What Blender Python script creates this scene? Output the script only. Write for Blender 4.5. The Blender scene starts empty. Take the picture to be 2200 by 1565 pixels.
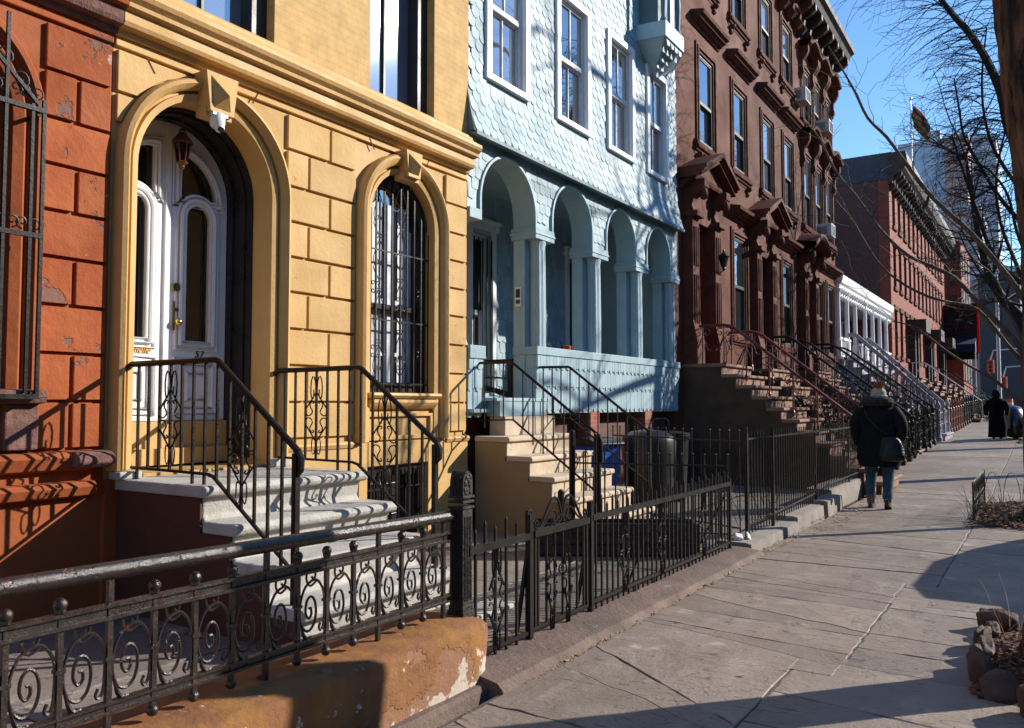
import bpy, bmesh, math, random
from mathutils import Vector, Matrix
from mathutils.geometry import tessellate_polygon
R = random.Random(7)
rad = math.radians
SC = bpy.context.scene
COL = SC.collection
# ---------------- camera, sky, sun, exposure ----------------
EYE, FPX, PITCH, YAW = 1.45, 1776.0, rad(2.81), rad(32.89)
cd = bpy.data.cameras.new('camera'); cam = bpy.data.objects.new('camera', cd); COL.objects.link(cam)
cd.sensor_width = 36.0; cd.lens = FPX / 2200 * 36.0; cd.clip_end = 3000; cd.clip_start = 0.05
cam.location = (0, 0, EYE); cam.rotation_euler = (math.pi / 2 + PITCH, 0, YAW)
SC.camera = cam
SUN = Vector((0.5945, 0.6762, 0.4358)).normalized()
w = bpy.data.worlds.new('World'); SC.world = w; w.use_nodes = True
nt = w.node_tree; bg = nt.nodes['Background']
sky = nt.nodes.new('ShaderNodeTexSky'); sky.sky_type = 'NISHITA'; sky.sun_disc = False
sky.sun_elevation = math.asin(SUN.z); sky.sun_rotation = math.atan2(SUN.x, SUN.y)
sky.air_density = 1.0; sky.dust_density = 0.0; sky.ozone_density = 3.2
hs = nt.nodes.new('ShaderNodeHueSaturation'); hs.inputs['Saturation'].default_value = 1.12
nt.links.new(sky.outputs[0], hs.inputs['Color']); nt.links.new(hs.outputs[0], bg.inputs[0]); bg.inputs[1].default_value = 0.138
sl = bpy.data.lights.new('sun', 'SUN'); sl.energy = 4.9; sl.angle = rad(0.5); sl.color = (1, 0.93, 0.82)
so = bpy.data.objects.new('sun', sl); COL.objects.link(so); so.rotation_euler = SUN.to_track_quat('Z', 'Y').to_euler()
so.location = (20, 25, 30)
SC.view_settings.view_transform = 'Standard'; SC.view_settings.look = 'None'
SC.view_settings.exposure = 0.64; SC.view_settings.gamma = 1.0
SC.render.engine = 'CYCLES'
SC.cycles.max_bounces = 6; SC.cycles.caustics_reflective = False; SC.cycles.caustics_refractive = False

# ---------------- measuring helpers: a photo pixel on a known plane of the place ----------------
def ray(px, py):
    x = px - 1100; y = 782.5 - py
    up = y * math.cos(PITCH) + FPX * math.sin(PITCH); fw = FPX * math.cos(PITCH) - y * math.sin(PITCH)
    return (-fw * math.sin(YAW) + x * math.cos(YAW), fw * math.cos(YAW) + x * math.sin(YAW), up)
def onX(px, py, c):
    r = ray(px, py); k = c / r[0]; return (r[1] * k, EYE + r[2] * k)          # (Y, Z)
def onY(px, py, c):
    r = ray(px, py); k = c / r[1]; return (r[0] * k, EYE + r[2] * k)          # (X, Z)
def at(px, py, Y):
    x, z = onY(px, py, Y); return Vector((x, Y, z))
GZP = [(-50, 0), (16, 0), (22, .15), (27, .3), (32, .42), (45, .7), (70, 1.0), (300, 1.3)]
def gz(y):
    for (a, za), (b, zb) in zip(GZP, GZP[1:]):
        if y <= b: return za + (zb - za) * max(0, (y - a)) / (b - a)
    return 1.3

# ---------------- mesh builder ----------------
class MB:
    def __init__(s): s.v = []; s.f = []; s.s = []
    def add(s, vs, fs, smooth=False):
        n = len(s.v); s.v += [tuple(p) for p in vs]; s.f += [tuple(i + n for i in f) for f in fs]; s.s += [smooth] * len(fs); return s
    def box(s, x0, y0, z0, x1, y1, z1):
        if x0 > x1: x0, x1 = x1, x0
        if y0 > y1: y0, y1 = y1, y0
        if z0 > z1: z0, z1 = z1, z0
        return s.add([(x0, y0, z0), (x1, y0, z0), (x1, y1, z0), (x0, y1, z0), (x0, y0, z1), (x1, y0, z1), (x1, y1, z1), (x0, y1, z1)],
                     [(0, 3, 2, 1), (4, 5, 6, 7), (0, 1, 5, 4), (1, 2, 6, 5), (2, 3, 7, 6), (3, 0, 4, 7)])
    def obox(s, c, size, rot=(0, 0, 0), shear=None):
        m = Matrix.Translation(c) @ (Matrix.Rotation(rot[2], 4, 'Z') @ Matrix.Rotation(rot[1], 4, 'Y') @ Matrix.Rotation(rot[0], 4, 'X'))
        a, b, d = size[0] / 2, size[1] / 2, size[2] / 2
        vs = [m @ Vector((x, y, z)) for z in (-d, d) for x, y in ((-a, -b), (a, -b), (a, b), (-a, b))]
        return s.add(vs, [(0, 3, 2, 1), (4, 5, 6, 7), (0, 1, 5, 4), (1, 2, 6, 5), (2, 3, 7, 6), (3, 0, 4, 7)])
    def tube(s, pts, r, n=6, closed=False, smooth=True, caps=True, sq=False):
        pts = [Vector(p) for p in pts]; N = len(pts)
        if N < 2: return s
        rr = r if isinstance(r, (list, tuple)) else [r] * N
        vs = []; prev = None
        for i, p in enumerate(pts):
            a = pts[i - 1] if (i > 0 or closed) else p
            b = pts[(i + 1) % N] if (i < N - 1 or closed) else p
            t = (b - a)
            if t.length < 1e-9: t = Vector((0, 0, 1))
            t.normalize()
            if prev is None:
                u = Vector((0, 0, 1)) if abs(t.z) < 0.9 else Vector((1, 0, 0))
                if sq and abs(t.z) >= .9: u = Vector((1, 0, 0))
                u = (u - t * u.dot(t)).normalized()
            else:
                u = prev - t * prev.dot(t)
                u = u.normalized() if u.length > 1e-6 else t.orthogonal().normalized()
            prev = u; v = t.cross(u)
            for k in range(n):
                an = 2 * math.pi * k / n + (math.pi / n if sq else 0)
                vs.append(p + (u * math.cos(an) + v * math.sin(an)) * rr[i])
        fs = []
        for i in range(N if closed else N - 1):
            j = (i + 1) % N
            for k in range(n):
                fs.append((i * n + k, i * n + (k + 1) % n, j * n + (k + 1) % n, j * n + k))
        s.add(vs, fs, smooth and not sq)
        if caps and not closed:
            m = len(s.v) - N * n
            s.f += [tuple(m + k for k in range(n - 1, -1, -1)), tuple(m + (N - 1) * n + k for k in range(n))]; s.s += [False, False]
        return s
    def bar(s, p, q, wd): return s.tube([p, q], wd * .7071, n=4, sq=True)
    def lathe(s, prof, c, n=16, smooth=True, sx=1, sy=1):
        vs = []; fs = []
        for r, z in prof:
            for k in range(n):
                a = 2 * math.pi * k / n; vs.append((c[0] + r * sx * math.cos(a), c[1] + r * sy * math.sin(a), c[2] + z))
        for i in range(len(prof) - 1):
            for k in range(n): fs.append((i * n + k, i * n + (k + 1) % n, (i + 1) * n + (k + 1) % n, (i + 1) * n + k))
        s.add(vs, fs, smooth)
        m = len(s.v) - len(vs)
        s.f += [tuple(m + k for k in range(n - 1, -1, -1)), tuple(m + (len(prof) - 1) * n + k for k in range(n))]; s.s += [False, False]
        return s
    def ball(s, c, r, n=10, sz=(1, 1, 1)):
        pr = [(math.sin(math.pi * i / (n // 2 + 1)), -math.cos(math.pi * i / (n // 2 + 1))) for i in range(n // 2 + 2)]
        vs = []; fs = []
        for a, z in pr:
            for k in range(n):
                t = 2 * math.pi * k / n
                vs.append((c[0] + r * sz[0] * max(a, 1e-4) * math.cos(t), c[1] + r * sz[1] * max(a, 1e-4) * math.sin(t), c[2] + r * sz[2] * z))
        for i in range(len(pr) - 1):
            for k in range(n): fs.append((i * n + k, i * n + (k + 1) % n, (i + 1) * n + (k + 1) % n, (i + 1) * n + k))
        return s.add(vs, fs, True)
    def prism(s, outer, a, b, axis='X', holes=(), smooth=False):
        """polygon given in the two other axes, extruded from a to b along axis"""
        loops = [list(outer)] + [list(h) for h in holes]
        tri = tessellate_polygon([[Vector((p[0], p[1], 0)) for p in l] for l in loops])
        flat = [p for l in loops for p in l]
        def mk(p, t):
            if axis == 'X': return (t, p[0], p[1])
            if axis == 'Y': return (p[0], t, p[1])
            return (p[0], p[1], t)
        n = len(flat)
        vs = [mk(p, a) for p in flat] + [mk(p, b) for p in flat]
        fs = [tuple(t) for t in tri] + [tuple(i + n for i in reversed(t)) for t in tri]
        o = 0
        for l in loops:
            m = len(l)
            for i in range(m):
                j = (i + 1) % m
                fs.append((o + i, o + j, n + o + j, n + o + i))
            o += m
        return s.add(vs, fs, smooth)
    def sweep(s, stations, prof, smooth=True, closed_prof=True):
        """stations: function-ready list of callables mapping (r, d) -> point"""
        vs = []; n = len(prof)
        for st in stations:
            for r, d in prof: vs.append(st(r, d))
        fs = []
        for i in range(len(stations) - 1):
            for k in range(n if closed_prof else n - 1):
                fs.append((i * n + k, i * n + (k + 1) % n, (i + 1) * n + (k + 1) % n, (i + 1) * n + k))
        return s.add(vs, fs, smooth)
    def mark(s):
        s.__dict__.setdefault('marks', []).append((len(s.v), len(s.f))); return s
    def build_each(s, name, mat, parent=None, **k):
        """each piece closed off with mark() becomes an object of its own"""
        a = b = 0; out = []
        for vv, ff in s.marks:
            q = MB(); q.v = s.v[a:vv]; q.f = [tuple(i - a for i in f) for f in s.f[b:ff]]; q.s = s.s[b:ff]; a, b = vv, ff; out.append(q.build(name, mat, parent, **k))
        return out
    def build(s, name, mat, parent=None, bevel=0, subs=0, kind=None, auto=35):
        me = bpy.data.meshes.new(name); me.from_pydata([Vector(p) for p in s.v], [], s.f)
        bm = bmesh.new(); bm.from_mesh(me)
        bmesh.ops.recalc_face_normals(bm, faces=bm.faces[:]); bm.to_mesh(me); bm.free()
        for p, f in zip(me.polygons, s.s): p.use_smooth = f
        if any(s.s):
            try: me.set_sharp_from_angle(angle=rad(auto))
            except Exception: pass
        me.materials.append(MT[mat] if isinstance(mat, str) else mat)
        o = bpy.data.objects.new(name, me); COL.objects.link(o)
        if parent is not None:
            o.parent = parent
            b = parent
            off = Vector((0, 0, 0))
            while b is not None: off += b.location; b = b.parent
            o.location = -off
        if bevel:
            m = o.modifiers.new('bevel', 'BEVEL'); m.width = bevel; m.segments = 2; m.limit_method = 'ANGLE'; m.angle_limit = rad(40)
        if subs:
            m = o.modifiers.new('sub', 'SUBSURF'); m.levels = subs; m.render_levels = subs
        if kind: o['kind'] = kind
        return o
def thing(name, label, cat, loc=(0, 0, 0), group=None):
    o = bpy.data.objects.new(name, None); COL.objects.link(o); o.location = loc
    o.empty_display_size = .2; o['label'] = label; o['category'] = cat
    if group: o['group'] = group
    return o
def tag(o, label, cat, group=None, kind=None):
    o['label'] = label; o['category'] = cat
    if group: o['group'] = group
    if kind: o['kind'] = kind
    return o
def dup(root, loc, label, rz=None):
    r = root.copy(); COL.objects.link(r); r.location = loc; r['label'] = label
    if rz is not None: r.rotation_euler.z = rz
    for ch in list(root.children):
        c = ch.copy(); COL.objects.link(c); c.parent = r
        for g in list(ch.children):
            d = g.copy(); COL.objects.link(d); d.parent = c
    return r

# ---------------- materials ----------------
MT = {}
def mat(name, c, c2=None, rough=.75, scale=5., bump=.15, bscale=40., metal=0., spec=.4, patch=None, stretch=(1, 1, 1), streak=None, ior=None, low=None, isl=0, transl=0):
    m = bpy.data.materials.new(name); m.use_nodes = True; nt = m.node_tree; N = nt.nodes; L = nt.links
    b = N['Principled BSDF']; b.inputs['Roughness'].default_value = rough; b.inputs['Metallic'].default_value = metal
    b.inputs['Specular IOR Level'].default_value = spec
    tc = N.new('ShaderNodeTexCoord'); mp = N.new('ShaderNodeMapping'); mp.inputs['Scale'].default_value = stretch
    L.new(tc.outputs['Object'], mp.inputs['Vector'])
    def noise(sc, det=6, ro=.6, src=mp.outputs[0]):
        n = N.new('ShaderNodeTexNoise'); n.inputs['Scale'].default_value = sc; n.inputs['Detail'].default_value = det
        n.inputs['Roughness'].default_value = ro; L.new(src, n.inputs['Vector']); return n
    def ramp(src, a, bb):
        r = N.new('ShaderNodeMapRange'); r.inputs['From Min'].default_value = a; r.inputs['From Max'].default_value = bb
        L.new(src, r.inputs['Value']); return r.outputs[0]
    def mix(f, a, bcol):
        x = N.new('ShaderNodeMix'); x.data_type = 'RGBA'
        if isinstance(f, float): x.inputs[0].default_value = f
        else: L.new(f, x.inputs[0])
        for sck, val in ((x.inputs[6], a), (x.inputs[7], bcol)):
            if isinstance(val, tuple): sck.default_value = (*val[:3], 1)
            else: L.new(val, sck)
        return x.outputs[2]
    c2 = c2 or tuple(v * .78 for v in c)
    n1 = noise(scale)
    col = mix(ramp(n1.outputs[0], .35, .65), c, c2)
    if streak:                                                    # vertical weather streaks
        ms = N.new('ShaderNodeMapping'); ms.inputs['Scale'].default_value = (6, 6, .5); L.new(tc.outputs['Object'], ms.inputs[0])
        n3 = noise(1.6, 5, .6, ms.outputs[0]); fs_ = N.new('ShaderNodeMath'); fs_.operation = 'MULTIPLY'; L.new(ramp(n3.outputs[0], .45, .75), fs_.inputs[0]); fs_.inputs[1].default_value = .75; col = mix(fs_.outputs[0], col, streak)
    hgt = None
    if patch:                                                     # (colour, scale, threshold)
        for pc, ps, th in patch:
            n4 = noise(ps, 7, .62)
            f = ramp(n4.outputs[0], th, th + .025)
            if low:
                sx = N.new('ShaderNodeSeparateXYZ'); L.new(tc.outputs['Object'], sx.inputs[0])
                g = ramp(sx.outputs[2], low[1], low[0]); h = ramp(sx.outputs[1], low[2], low[3])
                mm = N.new('ShaderNodeMath'); mm.operation = 'MULTIPLY'; L.new(g, mm.inputs[0]); L.new(h, mm.inputs[1])
                ad = N.new('ShaderNodeMath'); ad.operation = 'MULTIPLY_ADD'; L.new(mm.outputs[0], ad.inputs[0]); ad.inputs[1].default_value = .3
                L.new(n4.outputs[0], ad.inputs[2]); f = ramp(ad.outputs[0], th, th + .02)
            col = mix(f, col, pc)
            if hgt is None: hgt = f
    if isl:                                                       # each board, shingle or block a little different
        gg = N.new('ShaderNodeNewGeometry'); ir = N.new('ShaderNodeMapRange'); L.new(gg.outputs['Random Per Island'], ir.inputs[0]); ir.inputs['To Min'].default_value = 1 - isl; ir.inputs['To Max'].default_value = 1.0 + isl * .35
        hv = N.new('ShaderNodeHueSaturation'); L.new(ir.outputs[0], hv.inputs['Value']); L.new(col, hv.inputs['Color']); col = hv.outputs[0]
    L.new(col, b.inputs['Base Color'])
    if transl:
        tr = N.new('ShaderNodeBsdfTranslucent'); L.new(col, tr.inputs[0]); ms_ = N.new('ShaderNodeMixShader'); ms_.inputs[0].default_value = transl; L.new(b.outputs[0], ms_.inputs[1]); L.new(tr.outputs[0], ms_.inputs[2]); L.new(ms_.outputs[0], N['Material Output'].inputs[0])
    if bump:
        n2 = noise(bscale, 8, .65); bp = N.new('ShaderNodeBump'); bp.inputs['Strength'].default_value = bump; bp.inputs['Distance'].default_value = .02
        L.new(n2.outputs[0], bp.inputs['Height'])
        if hgt is not None:
            b2 = N.new('ShaderNodeBump'); b2.inputs['Strength'].default_value = .6; b2.inputs['Distance'].default_value = .012; b2.invert = True
            L.new(hgt, b2.inputs['Height']); L.new(bp.outputs[0], b2.inputs['Normal']); bp = b2
        L.new(bp.outputs[0], b.inputs['Normal'])
    rr = ramp(n1.outputs[0], .3, .7); mr = N.new('ShaderNodeMapRange'); L.new(rr, mr.inputs['Value'])
    mr.inputs['To Min'].default_value = max(0, rough - .08); mr.inputs['To Max'].default_value = min(1, rough + .1); L.new(mr.outputs[0], b.inputs['Roughness'])
    MT[name] = m; return m
mat('orange_paint', (.375, .098, .028), (.29, .068, .022), .72, 2.0, .55, 12, spec=.2, patch=[((.20, .10, .075), 3.4, .585), ((.45, .32, .25), 3.8, .635)], isl=.15)
mat('orange_plain', (.33, .088, .028), (.26, .066, .022), .7, 2, .35, 12, spec=.2, patch=[((.27, .15, .11), 5, .70)])
mat('brown_decay', (.22, .11, .085), (.12, .06, .05), .9, 9, 1.0, 22)
mat('low_wall', (.26, .12, .052), (.185, .08, .038), .72, 5, .5, 18, spec=.2, streak=(.33, .16, .03), patch=[((.27, .14, .08), 5, .61), ((.50, .43, .36), 7.5, .675)], low=(.05, .36, 2.35, 3.5))
mat('wall_coping', (.36, .14, .055), (.24, .085, .045), .5, 4, .3, 25)
mat('yellow_paint', (.57, .355, .13), (.50, .31, .11), .7, 1.6, .25, 22, streak=(.50, .30, .11), isl=.12, patch=[((.50, .31, .12), 5.5, .655)])
mat('yellow_trim', (.58, .355, .13), (.50, .30, .10), .6, 2.4, .22, 26, streak=(.48, .28, .10))
mat('yellow_shade', (.45, .26, .08), None, .55, 3, .08, 30)
mat('white_paint', (.83, .83, .84), (.77, .77, .79), .38, 3, .04, 30)
mat('white_weathered', (.64, .66, .69), (.52, .54, .58), .6, 6, .1, 30)
mat('black_paint', (.016, .013, .014), (.024, .02, .02), .3, 4, .08, 30)
mat('dark_frame', (.022, .018, .017), None, .45, 4, .06, 30)
mat('iron', (.006, .005, .005), (.010, .007, .006), .42, 14, .15, 50, spec=.25)
mat('rusty_iron', (.014, .010, .009), (.022, .013, .011), .30, 16, .3, 60, spec=.6, patch=[((.055, .02, .012), 14, .60)])
mat('old_iron', (.015, .010, .009), (.009, .006, .006), .5, 12, .8, 50)
mat('brass', (.8, .5, .14), None, .22, 4, .02, 30, metal=1)
mat('copper', (.24, .09, .05), (.15, .06, .04), .45, 18, .2, 40, metal=.5)
mat('gold_letter', (.75, .42, .08), None, .4, 4, 0)
mat('blue_shingle', (.29, .405, .455), (.24, .345, .395), .55, 3, .35, 30, streak=(.34, .43, .45), isl=.22)
mat('blue_paint', (.31, .435, .475), (.26, .385, .425), .5, 3, .15, 26)
mat('blue_board', (.35, .485, .54), (.285, .41, .46), .5, 5, .3, 26, stretch=(1, 6, .8), isl=.16)
mat('blue_dark', (.10, .17, .20), None, .6, 3, .15, 26)
mat('brownstone', (.138, .047, .029), (.10, .035, .023), .8, 1.2, .3, 26, spec=.15, streak=(.10, .04, .03))
mat('brownstone_two', (.112, .041, .027), (.082, .031, .021), .8, 1.2, .3, 26, spec=.15, streak=(.085, .036, .028))
mat('brownstone_trim', (.128, .043, .026), (.078, .028, .019), .78, 5, .3, 26, spec=.15)
mat('brownstone_dark', (.085, .048, .03), (.055, .032, .021), .8, 3, .3, 20)
mat('stoop_side', (.085, .028, .018), (.06, .02, .014), .7, 1.5, .2, 20)
mat('stoop_white', (.47, .445, .41), (.36, .34, .31), .8, 5, .5, 40, patch=[((.35, .33, .3), 9, .68)])
mat('stoop_beige', (.56, .45, .33), (.46, .37, .27), .8, 4, .4, 35, patch=[((.4, .36, .3), 7, .64)])
mat('stoop_beige_side', (.34, .24, .125), (.30, .20, .10), .8, 2, .2, 25)
mat('stoop_brown', (.27, .15, .10), (.20, .11, .075), .75, 4, .3, 30)
mat('red_iron', (.16, .03, .02), (.12, .022, .018), .4, 8, .3, 40)
mat('jacket', (.006, .007, .009), (.011, .011, .014), .85, 8, .5, 60, spec=.15)
mat('fur', (.05, .04, .04), (.018, .015, .016), .95, 40, 1.0, 120)
mat('denim', (.03, .07, .11), (.022, .05, .085), .85, 9, .3, 90)
mat('boot', (.035, .024, .018), (.02, .015, .012), .45, 12, .3, 40)
mat('skin', (.5, .27, .19), None, .55, 6, .05, 40)
mat('knit', (.45, .42, .36), (.32, .29, .25), .95, 30, .8, 90)
mat('pompom', (.45, .17, .04), (.3, .1, .02), .95, 40, 1, 120)
mat('leather', (.006, .006, .007), None, .36, 6, .6, 18, spec=.35)
mat('bark', (.15, .078, .042), (.018, .011, .008), .9, 16, 1.0, 34, stretch=(1, 1, .22), patch=[((.012, .008, .006), 22, .56), ((.17, .12, .08), 9, .68)])
mat('branch', (.12, .092, .068), (.07, .052, .04), .85, 9, .7, 40)
mat('branch_dark', (.03, .022, .018), (.015, .012, .01), .85, 9, .5, 40)
mat('rock', (.10, .055, .04), (.055, .035, .03), .8, 7, .8, 18)
mat('leaf_litter', (.22, .10, .045), (.10, .045, .025), .85, 14, .5, 60)
mat('leaf_pale', (.5, .36, .22), (.35, .2, .1), .8, 14, .3, 60)
mat('soil', (.05, .032, .022), (.03, .02, .015), .95, 12, .9, 30)
mat('foliage', (.035, .055, .02), (.06, .075, .03), .7, 9, .2, 60)
mat('dark_foliage', (.02, .026, .014), (.05, .03, .02), .7, 9, .2, 60)
mat('plastic_black', (.02, .021, .024), (.012, .012, .014), .35, 5, .08, 40)
mat('plastic_blue', (.02, .09, .45), None, .4, 5, .05, 40)
mat('plastic_orange', (.75, .12, .03), None, .4, 5, .05, 40)
mat('planter_wood', (.035, .018, .013), (.02, .012, .01), .6, 6, .3, 30, stretch=(1, 1, 5))
mat('asphalt', (.05, .05, .052), (.04, .04, .043), .9, 3, .5, 60)
mat('curtain_and_reflection', (.62, .58, .52), (.45, .41, .37), .85, 4, .1, 30, stretch=(8, 8, .3))
mat('blind', (.55, .56, .6), (.45, .46, .5), .8, 2, .05, 30, stretch=(1, 1, 40))
mat('interior', (.02, .018, .016), None, .9, 4, 0)
mat('siding', (.055, .05, .06), (.045, .04, .05), .7, 3, .2, 30, stretch=(1, 1, 14))
mat('porch_grey', (.30, .28, .33), (.22, .21, .26), .7, 2, .2, 30)
mat('cornice_dark', (.045, .02, .018), (.03, .014, .013), .6, 6, .4, 40)
mat('red_cloth', (.55, .02, .025), None, .8, 4, .1, 40, transl=.8)
mat('black_cloth', (.012, .01, .012), None, .85, 4, .1, 40)
mat('green_cloth', (.03, .25, .16), None, .8, 4, .1, 40, transl=.8)
mat('navy_cloth', (.006, .009, .05), None, .8, 4, .1, 40)
mat('pole_metal', (.55, .55, .58), None, .35, 5, .02, 40, metal=.6)
mat('car_blue', (.006, .008, .014), None, .25, 4, 0, spec=.8)
mat('car_dark', (.02, .022, .026), None, .2, 4, 0, spec=.8)
mat('tyre', (.015, .015, .015), None, .9, 4, .1, 40)
mat('far_blue', (.10, .15, .24), (.08, .13, .21), .5, .05, 0)
mat('far_brown', (.15, .09, .09), (.12, .08, .09), .6, .05, 0)
mat('far_grey', (.16, .16, .19), (.12, .12, .15), .6, .05, 0)
mat('white_plastic', (.75, .75, .74), None, .3, 4, 0)
mat('ac_metal', (.55, .55, .54), (.4, .4, .4), .5, 20, .2, 60)
mat('concrete', (.27, .24, .21), (.2, .175, .155), .85, 4, .5, 40)
mat('slate', (.05, .055, .07), (.04, .045, .06), .7, 2, .1, 30)
mat('far_side', (.12, .11, .10), (.09, .085, .08), .8, 2, .2, 20)
mat('stone_base', (.17, .115, .092), (.11, .078, .064), .85, 3, .7, 24, patch=[((.24, .2, .165), 7, .64)])
mat('joint_fill', (.12, .095, .075), (.07, .055, .045), .95, 9, .6, 50)
def glassmat(name, body, refl, rough=.02, wav=.12):
    """pane: part mirror (old double glazing seen at a slant), part what is behind it"""
    m = bpy.data.materials.new(name); m.use_nodes = True; nt = m.node_tree; N = nt.nodes; L = nt.links
    N.remove(N['Principled BSDF']); out = N['Material Output']
    g = N.new('ShaderNodeBsdfGlossy'); g.inputs['Roughness'].default_value = rough; g.inputs[0].default_value = (.95, .97, 1, 1)
    d = N.new('ShaderNodeBsdfDiffuse'); d.inputs[0].default_value = (*body, 1)
    mx = N.new('ShaderNodeMixShader'); fr = N.new('ShaderNodeLayerWeight'); fr.inputs[0].default_value = .35
    mr = N.new('ShaderNodeMapRange'); mr.inputs['To Min'].default_value = refl; mr.inputs['To Max'].default_value = min(1, refl + .45)
    L.new(fr.outputs['Fresnel'], mr.inputs['Value']); L.new(mr.outputs[0], mx.inputs[0]); L.new(d.outputs[0], mx.inputs[1]); L.new(g.outputs[0], mx.inputs[2])
    L.new(mx.outputs[0], out.inputs[0])
    if wav:
        tc = N.new('ShaderNodeTexCoord'); n = N.new('ShaderNodeTexNoise'); n.inputs['Scale'].default_value = 2.2; L.new(tc.outputs['Object'], n.inputs[0])
        bp = N.new('ShaderNodeBump'); bp.inputs['Strength'].default_value = wav; bp.inputs['Distance'].default_value = .01; L.new(n.outputs[0], bp.inputs['Height']); L.new(bp.outputs[0], g.inputs['Normal'])
    MT[name] = m
glassmat('glass', (.03, .03, .035), .38)
glassmat('glass_light', (.14, .14, .16), .42)
glassmat('glass_dark', (.012, .011, .011), .06)
def brickmat(name, a, b, mortar, sx=1.0, bw=.21, rh=.068, ax='X'):
    m = bpy.data.materials.new(name); m.use_nodes = True; nt = m.node_tree; N = nt.nodes; L = nt.links; p = N['Principled BSDF']; p.inputs['Roughness'].default_value = .85
    tc = N.new('ShaderNodeTexCoord'); sp = N.new('ShaderNodeSeparateXYZ'); cb = N.new('ShaderNodeCombineXYZ'); L.new(tc.outputs['Object'], sp.inputs[0])
    ad = N.new('ShaderNodeMath'); L.new(sp.outputs[0], ad.inputs[0]); L.new(sp.outputs[1], ad.inputs[1])
    L.new(ad.outputs[0], cb.inputs[0]); L.new(sp.outputs[2], cb.inputs[1])
    br = N.new('ShaderNodeTexBrick'); br.inputs['Scale'].default_value = 1; br.inputs['Brick Width'].default_value = bw; br.inputs['Row Height'].default_value = rh
    br.inputs['Mortar Size'].default_value = .006; br.inputs['Color1'].default_value = (*a, 1); br.inputs['Color2'].default_value = (*b, 1); br.inputs['Mortar'].default_value = (*mortar, 1)
    L.new(cb.outputs[0], br.inputs[0])
    n = N.new('ShaderNodeTexNoise'); n.inputs['Scale'].default_value = 9; n.inputs['Detail'].default_value = 6; L.new(tc.outputs['Object'], n.inputs[0])
    mx = N.new('ShaderNodeMix'); mx.data_type = 'RGBA'; mx.blend_type = 'MULTIPLY'; mx.inputs[0].default_value = .5; L.new(br.outputs[0], mx.inputs[6]); L.new(n.outputs[0], mx.inputs[7]); L.new(mx.outputs[2], p.inputs['Base Color'])
    bp = N.new('ShaderNodeBump'); bp.inputs['Strength'].default_value = .5; bp.inputs['Distance'].default_value = .006; L.new(br.outputs['Fac'], bp.inputs['Height']); bp.invert = True; L.new(bp.outputs[0], p.inputs['Normal'])
    MT[name] = m
brickmat('red_brick', (.36, .075, .04), (.28, .056, .031), (.20, .095, .065))
brickmat('pier_brick', (.42, .11, .07), (.34, .08, .05), (.30, .22, .18))
brickmat('dark_brick', (.17, .07, .055), (.13, .055, .045), (.12, .08, .07))
brickmat('yellow_brick', (.73, .465, .18), (.715, .455, .176), (.69, .44, .17), bw=.2, rh=.066)
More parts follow.
